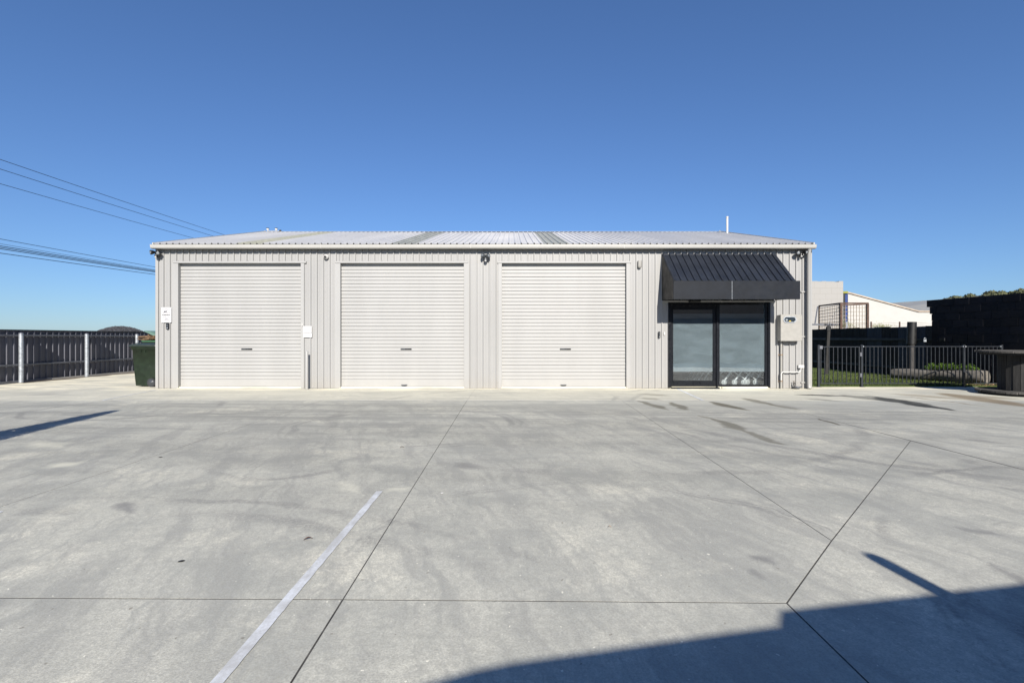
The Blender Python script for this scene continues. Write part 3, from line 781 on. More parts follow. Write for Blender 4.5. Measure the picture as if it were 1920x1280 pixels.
# ------------------------------------------------------------------ awning
AX0, AX1, AP = 3.889, 6.935, .98
AFX1 = 6.935; AZ0, AZ1, AZF, AZB = 2.29, 3.486, 2.68, 2.243
aw = empty('entrance_awning', ((AX0+AX1)/2, FY-.03, AZ0), 'charcoal ribbed steel awning with deep plain fascia over the glass entrance', 'awning')
fy = FY-AP; ysl = FY-.035
asl = math.hypot(ysl-fy, AZ1-AZF); aang = math.atan2(AZ1-AZF, ysl-fy)
AP_ = PITCH; aph = wx(1242.5, 12.97)
xk = AX0; kk = 0
while xk < 6.84-.01:
    nx = min(6.84, aph+AP_*.5+(kk+4)*AP_)
    pr = profile(xk, nx, ph=aph, h=.030, half=.021, crest=.011); mm = MB(); n = len(pr)
    def pt(a,o,s): return (a, fy+math.cos(aang)*s-math.sin(aang)*o, AZF+math.sin(aang)*s+math.cos(aang)*o)
    vs = [pt(a,o,0.004) for a,o in pr]+[pt(a,o,asl) for a,o in pr]
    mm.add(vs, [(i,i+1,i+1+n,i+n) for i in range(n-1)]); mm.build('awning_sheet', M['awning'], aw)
    xk = nx; kk += 4
m = MB(); m.box(AX0, 6.86, FY-.06, FY-.031, AZ1-.12, AZ1+.004); m.build('top_flashing', M['awning'], aw)
seam = wx(1372.3, fy)
for a, b in ((AX0-.004, seam-.003), (seam+.003, AFX1)):
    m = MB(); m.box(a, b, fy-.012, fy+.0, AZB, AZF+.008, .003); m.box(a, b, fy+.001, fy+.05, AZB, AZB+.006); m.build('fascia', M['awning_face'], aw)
m = MB(); m.box(seam-.0028, seam+.0028, fy-.011, fy-.002, AZB, AZF); m.build('fascia_joint', M['galv'], aw)
m = MB()
for xx in (AX0+.002, 6.825):
    pts = [(fy+.002,AZB+.01),(FY-.032,AZ0),(FY-.032,AZ1-.01),(fy+.002,AZF-.004)]
    m.add([(xx,a,b) for a,b in pts]+[(xx+.012,a,b) for a,b in pts], [(3,2,1,0),(4,5,6,7),(0,1,5,4),(1,2,6,5),(2,3,7,6),(3,0,4,7)])
    m.build('end_panel', M['end_panel'], aw); m = MB()
m = MB()
for xx in (4.7, 5.45, 6.2):
    m.box(xx, xx+.03, fy+.06, FY-.035, AZ0-.012, AZ0+.02)
m.build('support_arm', M['black_frame'], aw)
m = MB(); cx_ = wx(1302.5, 12.9); m.box(cx_-.15, cx_+.15, FY-.14, FY-.057, 2.232, 2.325, .012); m.box(cx_-.11, cx_+.11, FY-.152, FY-.142, 2.25, 2.30, .004)
tag(m.build('door_sensor', M['black_plastic']), 'black door opening sensor above the sliding glass door', 'sensor')

# ------------------------------------------------------------------ wall fittings
def flat_text(body, x, z, y, size, mat, parent, name, wtarget=None):
    cu = bpy.data.curves.new(name, 'FONT'); cu.body = body; cu.size = size; cu.align_x = 'CENTER'; cu.align_y = 'CENTER'; cu.extrude = .0004; cu.offset = size*.022
    tmp = bpy.data.objects.new(name+'_tmp', cu); C.objects.link(tmp)
    dg = bpy.context.evaluated_depsgraph_get(); me = bpy.data.meshes.new_from_object(tmp.evaluated_get(dg))
    bpy.data.objects.remove(tmp)
    me.materials.clear(); me.materials.append(mat); me.name = name
    if wtarget:
        xs = [v.co.x for v in me.vertices]; w = max(xs)-min(xs); k = wtarget/w
        for v in me.vertices: v.co.x *= k
    ob = bpy.data.objects.new(name, me); C.objects.link(ob); ob.rotation_euler = (R(90),0,0)
    ob.parent = parent; ob.location = Vector((x,y,z))-worldloc(parent); return ob
sx0, sx1, sz0, sz1 = -9.108, -8.842, wz(604.6,12.96), wz(576,12.96)
sy = FY-.036
sg = empty('surveillance_sign', ((sx0+sx1)/2, sy, sz0), 'small white warning sign with a camera in a triangle, left end of the shed', 'sign')
m = MB(); m.box(sx0, sx1, sy-.004, sy, sz0, sz1, .001); m.build('sign_plate', M['paper'], sg)
cx = (sx0+sx1)/2; m = MB()
tp = [(cx,sz1-.018),(cx-.085,sz1-.155),(cx+.085,sz1-.155)]
for i in range(3):
    a = tp[i]; b = tp[(i+1)%3]; m.tube([(a[0],sy-.0045,a[1]),(b[0],sy-.0045,b[1])], .0042, 4, smooth=False)
m.build('triangle', M['text_grey'], sg)
m = MB()
ca, sa = math.cos(R(22)), math.sin(R(22)); c0 = (cx-.018, sz1-.112)
def rr(u, v): return (c0[0]+u*ca-v*sa, c0[1]+u*sa+v*ca)
qd = [rr(-.038,-.012),rr(.034,-.012),rr(.034,.014),rr(-.038,.014)]
m.add([(a,sy-.006,b) for a,b in qd], [(0,1,2,3)]); m.add([(c0[0]+.012,sy-.006,c0[1]-.006),(c0[0]+.04,sy-.006,c0[1]-.03),(c0[0]+.05,sy-.006,c0[1]-.03),(c0[0]+.028,sy-.006,c0[1]-.004)],[(0,1,2,3)])
m.build('camera_symbol', M['text'], sg)
flat_text('WARNING', cx, wz(590.6,12.96), sy-.0055, .052, M['text'], sg, 'lettering', .218)
for tx, yy, w_ in (('SURVEILLANCE', 594.8, .185), ('CAMERAS', 597.5, .10), ('IN OPERATION', 600.2, .14)):
    flat_text(tx, cx, wz(yy,12.96), sy-.0055, .026, M['text_grey'], sg, 'lettering', w_)
m = MB()
for ux in (sx0+.02, sx1-.02):
    for uz in (sz0+.012, sz1-.012): m.tube([(ux,sy-.006,uz),(ux,sy-.003,uz)], .006, 8)
m.build('rivet', M['galv'], sg)
def keypad(x, z0, z1, w, name, label, btn=M['galv']):
    e = empty(name, (x, FY-.03, z0), label, 'keypad' if 'keypad' in name else 'doorbell')
    m = MB(); m.box(x-w/2, x+w/2, FY-.058, FY-.030, z0, z1, .008); m.build('housing', M['black_plastic'], e)
    m = MB(); m.box(x-w*.3, x+w*.3, FY-.0625, FY-.0585, z0+(z1-z0)*.42, z1-.02, .001); m.build('face', M['grey_plastic'], e)
    m = MB(); m.tube([(x,FY-.064,z0+(z1-z0)*.22),(x,FY-.0585,z0+(z1-z0)*.22)], w*.2, 12); m.build('button', btn, e)
    return e
keypad(wx(314.4,12.96), wz(617,12.96), wz(606,12.96), .082, 'keypad', 'small black keypad mounted just under the surveillance sign')
keypad(wx(1236,12.96), wz(633.5,12.96), wz(621.5,12.96), .052, 'video_doorbell', 'slim black doorbell on the wall left of the glass entrance')
def wallbox(px0, px1, py0, py1, y, dpt, mat, name, label, cat, bev=.003):
    d = y-dpt
    m = MB(); m.box(wx(px0,d), wx(px1,d), y-dpt, y, wz(py1,d), wz(py0,d), bev); return tag(m.build(name, mat), label, cat)
wallbox(1244.4,1247.4,622.5,628,FY-.001,.03,M['white'],'bell_push','tiny white bell push between the black doorbell and the entrance','bell push')
wallbox(568.2,584.4,611.2,623.4,FY-.038,.005,M['paper'],'notice','blank white notice, upper of two beside the first roller door','notice',.0005)
wallbox(568.4,584.8,624,632.2,FY-.038,.006,M['paper'],'notice','blank white notice, lower of two beside the first roller door','notice',.0005)
wallbox(565.4,567.6,606,611,FY-.038,.022,M['white'],'door_contact','tiny white contact switch on the right jamb of the first roller door','switch')
# post in front of the first pier
m = MB(); pxx = wx(575.3,12.8); m.tube([(pxx,12.8,.002),(pxx,12.8,.955),(pxx,12.8,.972),(pxx,12.8,.979)], .036, 18, radii=[.036,.036,.030,.012])
tag(m.build('bollard', M['trim']), 'slim cream steel bollard right of the first roller door', 'bollard')

# cameras and lamps
def dome_camera(px, py):
    x, z = wx(px,12.94), wz(py,12.94)
    e = empty('dome_camera', (x, FY-.03, z), 'white dome camera high on the pier between first and second doors', 'camera')
    m = MB(); m.lathe([(.062,0),(.066,.02),(.062,.045),(.045,.055)], (x,FY-.028,z), 20, (0,-1,0)); m.build('base', M['white'], e)
    m = MB(); pr = [(.05*math.cos(R(a)), .05*math.sin(R(a))) for a in range(0,90,15)]+[(.004,.05)]
    m.lathe(pr, (x-.006,FY-.072,z-.006), 18, (-.1,-1,-.25)); m.build('ball', M['white'], e)
    m = MB(); m.lathe([(.030,.030),(.028,.0535),(.004,.056)], (x-.006,FY-.072,z-.004), 16, (.12,-1,-.05)); m.build('lens', M['black_plastic'], e)
dome_camera(611, 481.5)
def flood(px, py, heads, sensor, label, body=M['black_plastic'], plate=None, k=1.0):
    """heads: (dx, dz, direction) for each round lamp"""
    x, z = wx(px,12.9), wz(py,12.9)
    e = empty('floodlight', (x, FY-.03, z), label, 'floodlight', 'security floodlights under the eaves')
    m = MB(); m.lathe([(.045,0),(.045,.03),(.02,.045)], (x,FY-.03,z), 16, (0,-1,0)); m.build('base', body, e)
    for dx, dz, dr in heads:
        dr = Vector(dr).normalized(); c = Vector((x+dx, FY-.15, z+dz))
        m = MB(); m.lathe([(.018,-.075),(.034,-.06),(.050,-.02),(.058,.02),(.060,.035),(.052,.036)], c, 18, dr)
        m.tube([(x,FY-.06,z),(x+dx*.5,FY-.10,z+dz*.5+.01),tuple(c-dr*.05)], .012, 8)
        h = m.build('lamp_head', body, e)
        m = MB(); m.lathe([(.036,.0365),(.034,.040),(.012,.042),(.002,.042)], c, 18, dr); m.build('lens', M['lens'], h)
    if sensor:
        dx, dz = sensor; c = Vector((x+dx, FY-.11, z+dz))
        m = MB(); m.lathe([(.03,.06),(.042,.03),(.042,-.03),(.030,-.045)], c, 16, (0,.1,1)); m.tube([(x,FY-.06,z),tuple(c+Vector((0,0,.04)))], .014, 8); h = m.build('motion_sensor', body, e)
        m = MB(); m.lathe([(.030,-.012),(.028,-.03),(.016,-.040),(.002,-.043)], c+Vector((0,-.014,-.01)), 14, (0,.35,1)); m.build('sensor_lens', M['white'], h)
    return e
flood(294, 473.5, [(-.09,-.002,(-.75,-.9,-.25)), (.075,-.02,(.3,-1,-.35))], (-.005,-.09), 'black twin floodlight on the left corner, under the gutter end')
flood(1500.5, 473.5, [(-.085,-.015,(-.35,-1,-.3)), (.11,.0,(.5,-1,-.35))], (.01,-.075), 'black twin floodlight on the right corner, beside the downpipe')
flood(910.5, 480, [(-.062,.0,(-.85,-.55,.28)), (.062,-.008,(.85,-.55,.22))], (0,-.10), 'grey twin floodlight high on the pier between second and third doors', M['grey_plastic'])
# pale cable cover left of the awning
m = MB(); cx_, cz = wx(1199.5,12.93), wz(494,12.93)
m.tube([(cx_,FY-.055,cz+.07),(cx_,FY-.055,cz-.07),(cx_,FY-.058,cz-.10),(cx_,FY-.06,cz-.118)], .052, 16, radii=[.052,.052,.045,.02])
tag(m.build('cable_cover', M['cream_plastic']), 'cream round ended cover high on the wall left of the awning', 'cover')

# meter box and its pipes
mx0, mx1, mz0, mz1 = 6.885, 7.44, wz(638.8,12.82), wz(589.5,12.82)
mb = empty('meter_box', ((mx0+mx1)/2, FY-.03, mz0), 'cream electricity meter box with an oval window, right of the entrance', 'meter box')
m = MB(); m.box(mx0, mx1, FY-.20, FY-.031, mz0, mz1-.01, .006); m.build('case', M['cream_plastic'], mb)
m = MB(); m.box(mx0-.006, mx1-.055, FY-.222, FY-.202, mz0-.006, mz1+.0, .006); m.build('lid', M['cream_plastic'], mb)
ox, oz = wx(1481,12.77), wz(599,12.77)
def oval(w, h, n=24):
    return [(ox+(w-h)*(1 if math.cos(2*math.pi*(k+.5)/n) > 0 else -1)/2*1.0+math.cos(2*math.pi*(k+.5)/n)*h/2, oz+math.sin(2*math.pi*(k+.5)/n)*h/2) for k in range(n)]
m = MB(); o1, o2 = oval(.335,.165), oval(.29,.125); n = len(o1)
vs = [(a,FY-.236,b) for a,b in o1]+[(a,FY-.236,b) for a,b in o2]+[(a,FY-.221,b) for a,b in o1]+[(a,FY-.226,b) for a,b in o2]
m.add(vs, [(i,(i+1)%n,(i+1)%n+n,i+n) for i in range(n)]+[(i,i+2*n,(i+1)%n+2*n,(i+1)%n) for i in range(n)]+[(i+n,(i+1)%n+n,(i+1)%n+3*n,i+3*n) for i in range(n)])
m.build('window_rim', M['galv'], mb)
m = MB(); m.add([(a,FY-.2275,b) for a,b in o2], [tuple(range(n))]); wn_o = m.build('window', simple('dark_meter_window', (.035,.05,.065), .08, 0, .2, 8), mb)
m = MB(); m.box(ox-.02, ox+.03, FY-.2285, FY-.228, oz-.05, oz-.025); m.build('warning_sticker', simple('yellow_label', (.6,.42,.05), .5), mb)
m = MB(); m.lathe([(.03,0),(.03,.002)], (ox-.08,FY-.2278,oz-.01), 14, (0,-1,0)); m.build('meter_dial', M['lens'], mb)
m = MB(); m.lathe([(.0012,-.2),(.0014,-.1)], (0,0,0), 3) if 0 else None
cxp = wx(1465.5,12.92)
m = MB(); m.tube([(cxp,12.94,mz0+.002),(cxp,12.94,.002)], .026, 14); pp = tag(m.build('conduit_pipe', M['cream_plastic']), 'cream vertical conduit running from the meter box to the ground', 'pipe')
for py in (665, 714.5):
    z = wz(py,12.9); m = MB(); m.tube([(cxp,12.94,z-.012),(cxp,12.94,z+.012)], .029, 14); m.box(cxp-.06, cxp+.05, FY-.036, FY-.03, z-.01, z+.01); m.build('pipe_clamp', M['rust_pale'], pp)
yy = 12.90
def arc(cx, cz, r, a0, a1, y, n=5): return [(cx+r*math.cos(R(a0+(a1-a0)*k/n)), y, cz+r*math.sin(R(a0+(a1-a0)*k/n))) for k in range(n+1)]
za, xL, xR = wz(697.2,yy), wx(1464.6,yy), wx(1501.5,yy)
pts = [(xL,yy,wz(713,yy)),(xL,yy,za-.07)]+arc(xL+.06,za-.06,.06,180,90,yy)+[(xR-.07,yy,za)]+arc(xR-.06,za+.06,.06,-90,0,yy)+[(xR,yy,wz(689,yy))]
m = MB(); m.tube(pts, .0165, 12); tag(m.build('conduit_elbow', M['white']), 'white bent conduit joining the pipe to the outdoor power point', 'conduit')
e = empty('power_point', (wx(1502,12.93), FY-.03, wz(690,12.93)), 'small white outdoor power point low on the wall near the downpipe', 'power point')
m = MB(); m.box(wx(1496.6,12.93), wx(1507.5,12.93), FY-.085, FY-.031, wz(690,12.93), wz(684,12.93), .006); m.build('housing', M['white'], e)
m = MB(); m.box(wx(1500,12.93), wx(1503,12.93), FY-.09, FY-.0855, wz(688.5,12.93), wz(686,12.93), .001); m.build('switch', M['white'], e)
# tap and dish at the foot of the wall
e = empty('garden_tap', (wx(1489,12.9), 12.93, 0), 'short rusty garden tap standing at the foot of the wall', 'tap')
tx_ = wx(1488,12.93); m = MB(); m.tube([(tx_+.03,12.93,.0),(tx_+.01,12.93,.09),(tx_,12.92,.15)], .014, 10); m.tube([(tx_,12.92,.15),(tx_,12.86,.155),(tx_,12.85,.12)], .010, 8); m.build('spout', M['pole_wood'], e)
m = MB(); m.tube([(tx_,12.92,.15),(tx_-.002,12.92,.19)], .008, 8); m.tube([(tx_-.03,12.92,.192),(tx_+.03,12.92,.192)], .006, 6); m.build('tap_handle', M['rust'], e)
m = MB(); m.lathe([(.05,0),(.085,.045),(.09,.06),(.08,.06),(.05,.03)], (wx(1493.5,12.88),12.86,.002), 18); m.tube([(wx(1499,12.9),12.88,.04),(wx(1504,12.9),12.93,.055)], .02, 10)
tag(m.build('drain_cap', M['galv_rail']), 'grey plastic drain gully under the tap beside the downpipe', 'drain')
# vent stack and ridge fitting
vx = wx(1363.5,17.7); m = MB(); m.tube([(vx,17.7,4.93),(vx,17.7,5.60),(vx,17.7,5.61)], .036, 12, radii=[.036,.036,.03]); m.tube([(vx,17.7,5.56),(vx,17.7,5.61)], .044, 12)
tag(m.build('roof_vent_pipe', M['white']), 'thin white vent pipe standing on the right end of the roof', 'vent pipe')
rf = empty('ridge_lamp_bracket', (wx(512,18.75), 18.75, RZ+.03), 'pair of small pale lamps on a bracket on the roof ridge', 'lamp bracket')
m = MB(); xa_, xb_ = wx(501,18.75), wx(526,18.75); m.tube([(xa_,18.75,RZ+.06),(xb_,18.75,RZ+.06)], .014, 6); m.build('crossbar', M['galv'], rf)
for p_ in (502, 518):
    xx = wx(p_,18.75); m = MB(); m.lathe([(.02,-.04),(.045,0),(.045,.03),(.03,.035)], (xx,18.75,RZ+.125), 10, (.4,-1,-.2)); m.tube([(xx,18.75,RZ+.05),(xx,18.75,RZ+.12)], .012, 6); m.build('lamp_head', M['white'], rf)
    m = MB(); m.box(xx-.04, xx+.04, 18.70, 18.80, RZ+.155, RZ+.17); m.build('lamp_hood', M['black_plastic'], rf)
m = MB(); m.lathe([(.03,0),(.05,.03),(.03,.06)], (wx(525.5,18.75),18.75,RZ+.04), 10); m.build('junction_box', M['black_plastic'], rf)

# ------------------------------------------------------------------ trolleys inside
def trolley(x, y, label, s_=1.0):
    """supermarket style trolley seen side on, nose to the left"""
    e = empty('shopping_trolley', (x, y, .05), label, 'trolley', 'trolleys nested in rows behind the glass')
    W = .5
    def T(u, v, w): return (x+u, y+v, .05+w)
    m = MB()
    for v in (0, W):
        m.tube([T(-.0,v,.14), T(.36,v,.62), T(.46,v,.95)], .024, 8)       # raking leg
        m.tube([T(.10,v,.46), T(.56,v,.15)], .014, 8)
    m.tube([T(-.02,0,.13), T(-.02,W,.13)], .011, 8)
    m.build('chassis', M['chrome'], e)
    for u, v in ((-.02,0),(-.02,W),(.56,.0),(.56,W)):
        m = MB(); m.lathe([(.055,-.014),(.075,-.012),(.075,.012),(.055,.014)], T(u,v,.077), 16, (0,1,0)); w_ = m.build('castor_wheel', M['rubber_pale'], e)
        m = MB(); m.box(x+u-.014, x+u+.014, y+v-.022, y+v-.017, .05+.055, .05+.135); m.box(x+u-.014, x+u+.014, y+v+.017, y+v+.022, .05+.055, .05+.135); m.box(x+u-.014,x+u+.014,y+v-.017,y+v+.017,.05+.126,.05+.135); m.build('fork', M['chrome'], w_)
    m = MB()
    for k in range(7):
        zz = .45+.07*k; ext = .04+.04*k
        m.tube([T(.12-ext*.3,0,zz),T(.85+ext*.2,.05,zz),T(.85+ext*.2,W-.05,zz),T(.12-ext*.3,W,zz)], .004, 4)
    for k in range(9):
        u = .12+k*.08
        for v in (0,W): m.tube([T(u,v+(.05*(u)/.85 if v==0 else -.05*u/.85),.45), T(u-.02+.004*k,v+(.05*u/.85 if v==0 else -.05*u/.85),.87)], .003, 4)
    m.build('basket', M['chrome'], e)
    m = MB(); m.tube([T(.40,-.01,.97),T(.40,W+.01,.97)], .016, 8); m.build('push_handle', M['black_plastic'], e)
    return e
M['rubber_pale'] = simple('pale_castor_tyre', (.60,.66,.69), .4, 0, .2, 20)
labs = ['first', 'second', 'third', 'fourth', 'fifth']
base = None
for i, p_ in enumerate((1357, 1376.5, 1393.5, 1404, 1415.5)):
    xx = wx(p_,13.42); lab = '%s chrome trolley from the left behind the fixed window' % labs[i] if i < 4 else 'rightmost chrome trolley behind the fixed window'
    if base is None: base = trolley(xx, 13.36, lab); o = base
    else: o = copy_tree(base); o['label'] = lab
    o.location = (xx, 13.36+(.10 if i == 3 else 0), .05)
for i, p_ in enumerate((1301, 1310, 1321)):
    o = copy_tree(base); o.location = (wx(p_,13.9), 13.85+.02*i, .05)
    o['label'] = ['leftmost chrome trolley behind the sliding door glass', 'middle one of three chrome trolleys behind the sliding door glass', 'chrome trolley behind the sliding door glass nearest the mullion'][i]

# ------------------------------------------------------------------ left steel fence
fx = -14.47
lf = empty('steel_boundary_fence', (fx, 16, 0), 'slate grey ribbed steel fence with galvanised posts on the left boundary', 'fence')
FP = .205
y = 8.9
while y < 25:
    pr = profile(y, y+FP*4, pitch=FP, ph=8.95, h=.034, half=.030, crest=.014); mm = MB(); n = len(pr)
    vs = [(fx+o, a, .055) for a,o in pr]+[(fx+o, a, 1.535) for a,o in pr]
    mm.add(vs, [(i,i+1,i+1+n,i+n) for i in range(n-1)]); mm.build('fence_sheet', M['fence_steel'], lf); y += FP*4
m = MB(); m.box(fx-.02, fx+.045, 8.9, 25, 1.536, 1.556, .003); m.build('top_capping', M['black'], lf)
for zz in (1.36, .50):
    m = MB(); m.box(fx+.036, fx+.075, 8.9, 25, zz, zz+.055, .004); m.build('rail', M['galv_rail'], lf)
m = MB(); m.box(fx+.03, fx+.10, 8.9, 15.6, .0, .075, .004); m.build('plinth_board', M['galv_rail'], lf)
for yp in (12.33, 14.58, 16.83, 19.08, 21.33):
    m = MB(); m.tube([(fx+.135,yp,.0),(fx+.135,yp,1.45)], .056, 18); po = m.build('post', M['galv'], lf)
    m = MB(); m.lathe([(.060,0),(.060,.02),(.03,.03),(.005,.031)], (fx+.135,yp,1.435), 18); m.build('post_cap', M['galv_rail'], po)
# gravel heap beyond
random.seed(11); m = MB(); gx, gy_, gr_ = wx(226,44), 44, 3.67; NR, NA = 26, 72; vs = []
for i in range(NR+1):
    for k in range(NA):
        a = 2*math.pi*k/NA; r = gr_*i/NR
        h = 2.30*(1-(i/NR)**2)
        vs.append((gx+r*math.cos(a)*1.0+random.uniform(-.05,.05), gy_+r*math.sin(a)+random.uniform(-.05,.05), h+random.uniform(-.05,.05)))
m.add(vs, [(i*NA+k,i*NA+(k+1)%NA,(i+1)*NA+(k+1)%NA,(i+1)*NA+k) for i in range(NR) for k in range(NA)])
for k in range(2500):
    a = random.uniform(0,2*math.pi); r = math.sqrt(random.random())*gr_; f_ = r/gr_
    h = 2.30*(1-f_**2); c = Vector((gx+r*math.cos(a), gy_+r*math.sin(a), h)); s_ = random.uniform(.03,.09)
    m.add([c+Vector((s_,0,0)),c+Vector((-s_*.6,s_,0)),c+Vector((-s_*.6,-s_,0)),c+Vector((0,0,s_))], [(0,1,3),(1,2,3),(2,0,3)])
tag(m.build('gravel_heap', M['gravel']), 'heap of dark crushed gravel beyond the steel fence', 'gravel heap', kind='stuff')

# ------------------------------------------------------------------ wheelie bins
def bin_(x0, y0, label, lid_open=False, body=M['bin_green'], lid=M['bin_lid'], rim=None, zt=1.10):
    """front of the bin faces left (-x); x0 is the front edge at the top, y0 the side nearest the camera"""
    e = empty('wheelie_bin', (x0+.35, y0+.29, 0), label, 'wheelie bin', 'green wheelie bins by the shed corner')
    L, W = .70, .58
    def loop(z, ins, fr):
        xa, xb_, ya, yb = x0+fr, x0+L-ins*.3, y0+ins, y0+W-ins; r = .05; pts = []
        for cx, cy, a0 in ((xb_-r,yb-r,0),(xa+r,yb-r,90),(xa+r,ya+r,180),(xb_-r,ya+r,270)):
            for k in range(5): a = R(a0+k*22.5); pts.append((cx+r*math.cos(a), cy+r*math.sin(a), z))
        return pts
    L0 = [loop(.03,.055,.075), loop(.06,.05,.07), loop(.55,.028,.035), loop(zt-.10,.012,.008), loop(zt-.095,-.004,-.012), loop(zt-.045,-.006,-.015), loop(zt-.04,-.012,-.025), loop(zt,-.012,-.025)]
    n = len(L0[0]); m = MB(); vs = [p for l in L0 for p in l]
    m.add(vs, [(i*n+k,i*n+(k+1)%n,(i+1)*n+(k+1)%n,(i+1)*n+k) for i in range(len(L0)-1) for k in range(n)], True); m.add(L0[0], [tuple(reversed(range(n)))])
    m.build('body', body, e)
    if rim:
        m = MB(); l1, l2 = loop(zt+.001,-.02,-.04), loop(zt+.035,-.02,-.04); l3 = loop(zt+.035,.03,.02)
        m.add(l1+l2+l3, [(k,(k+1)%n,(k+1)%n+n,k+n) for k in range(n)]+[(k+n,(k+1)%n+n,(k+1)%n+2*n,k+2*n) for k in range(n)]); m.build('rim', rim, e)
    for k in (-1, 1):
        m = MB(); m.lathe([(.115,-.02),(.118,.0),(.115,.02)], (x0+.555, y0+(.01 if k < 0 else W-.01), .118), 28, (0,1,0)); wl = m.build('wheel', M['rubber'], e)
        m = MB(); m.lathe([(.075,-.004),(.07,.004),(.02,.008),(.018,.016),(.002,.017)], (x0+.555, y0+(.01 if k < 0 else W-.01)+k*.02, .118), 24, (0,k,0)); m.build('hub', M['grey_plastic'], wl)
    m = MB(); m.tube([(x0+.555,y0+.02,.118),(x0+.555,y0+W-.02,.118)], .012, 8); m.build('axle', M['galv_rail'], e)
    m = MB(); m.tube([(x0+L-.02,y0+.05,zt-.03),(x0+L+.07,y0+.05,zt-.0),(x0+L+.07,y0+W-.05,zt-.0),(x0+L-.02,y0+W-.05,zt-.03)], .014, 8); m.build('handle', body, e)
    m = MB()
    for yy_ in (y0+.17, y0+.30): m.box(x0+.10+(yy_-y0)*.9, x0+.115+(yy_-y0)*.9, y0+.001, y0+.02, zt-.17, zt-.10)
    m.build('rib', body, e)
    if not lid_open:
        m = MB(); loops = []
        for z, i_, f_ in ((zt+.002,-.03,-.07),(zt+.02,-.032,-.072),(zt+.05,-.005,.0),(zt+.072,.05,.09),(zt+.078,.16,.2)): loops.append(loop(z,i_,f_))
        vs = [p for l in loops for p in l]; m.add(vs, [(i*n+k,i*n+(k+1)%n,(i+1)*n+(k+1)%n,(i+1)*n+k) for i in range(len(loops)-1) for k in range(n)], True)
        m.add(loops[-1], [tuple(range(n))]); m.add(loops[0], [tuple(reversed(range(n)))]); ld = m.build('lid', lid, e)
        m = MB(); m.tube([(x0+.06,y0+.1,zt+.05),(x0+.06,y0+.1,zt+.085),(x0+.20,y0+.1,zt+.09),(x0+.20,y0+.1,zt+.06)], .008, 6); m.build('lid_grip', lid, ld)
    else:
        m = MB(); a = R(24); hx_, hz = x0+L, zt+.02
        vs = []
        for u in (0,.1,.3,.55,.72):
            for v, dz in ((-.02,0),(.04,.05),(W-.04,.05),(W+.02,0)):
                vs.append((hx_-u*math.cos(a)-(-dz)*math.sin(a)*0, y0+v, hz+u*math.sin(a)+dz*(1 if 0<u<.72 else .3)))
        m.add(vs, [(i*4+k,i*4+k+1,(i+1)*4+k+1,(i+1)*4+k) for i in range(4) for k in range(3)], True); m.build('lid', lid, e)
    return e
bin_(-10.235, 13.40, 'dark green wheelie bin with its lid shut at the shed corner', zt=1.09)
bin_(-10.92, 14.75, 'wheelie bin with brighter green rim, overfilled with dry fronds', True, lid=M['bin_lid_pale'], rim=M['bin_rim'], zt=1.20)
random.seed(4); m = MB()
for i in range(80):
    x = random.uniform(-10.95,-10.1); y = random.uniform(14.7,15.3); z = random.uniform(1.24,1.40) - max(0,(-10.6-x))*.12
    a = random.gauss(0,.3); L = random.uniform(.18,.5); el = random.uniform(-.25,.12); dx, dy, dz = math.cos(a)*L, math.sin(a)*L, el*L; w = random.uniform(.012,.03)
    m.add([(x-dx/2,y-dy/2,z-dz/2-w),(x-dx/2,y-dy/2-w,z-dz/2+w*.3),(x+dx/2,y+dy/2-w,z+dz/2),(x+dx/2,y+dy/2,z+dz/2+w*.6),(x-dx/2,y-dy/2,z-dz/2+w),(x+dx/2,y+dy/2,z+dz/2-w)], [(0,1,2,5),(1,4,3,2),(0,5,3,4)])
tag(m.build('dry_fronds', M['bark']), 'pile of dry brown palm fronds heaped in the rear bin', 'fronds', kind='stuff')

# ------------------------------------------------------------------ overhead wires
wires = []
def wire(px0, py0, px1, py1, X, r, label, grp):
    """runs away from the camera at x = X; heights fitted where it enters the picture and where it meets the shed"""
    ya, yb = -X*F/(960-px0), -X*F/(960-px1); za, zb = wz(py0,ya), wz(py1,yb)
    # parabola through both points with a fixed sag curvature
    k = .00035; b = ((zb-za)-k*(yb*yb-ya*ya))/(yb-ya); c = za-k*ya*ya-b*ya
    pts = [(X, t_, c+b*t_+k*t_*t_) for t_ in [-30+i*4 for i in range(26)]]
    m = MB(); m.tube(pts, r, 6); tag(m.build('overhead_wire', M['wire']), label, 'wire', grp)
ug, lg = 'upper power wires at the left', 'lower cables at the left'
wire(0,299,425,442,-23.5,.013,'topmost of the three upper wires in the sky at the left',ug)
wire(0,317,402,443.5,-24.4,.013,'middle one of the three upper wires at the left',ug)
wire(0,344.5,368,448,-26.4,.013,'lowest of the three upper wires at the left',ug)
wire(0,448,290,500.5,-24.2,.012,'highest of the lower cables crossing behind the shed corner',lg)
wire(0,457,290,505.5,-24.6,.008,'faintest thin cable just under the highest lower cable',lg)
wire(0,461,290,507,-24.0,.016,'thicker cable forming the upper edge of the tight lower bundle',lg)
wire(0,463.8,290,508.6,-24.1,.016,'middle cable of the tight lower bundle at the left',lg)
wire(0,466.5,290,510,-24.2,.016,'bottom cable of the tight lower bundle at the left',lg)
wire(0,474.5,290,514.5,-24.3,.015,'lowest cable of all, separate from the bundle',lg)

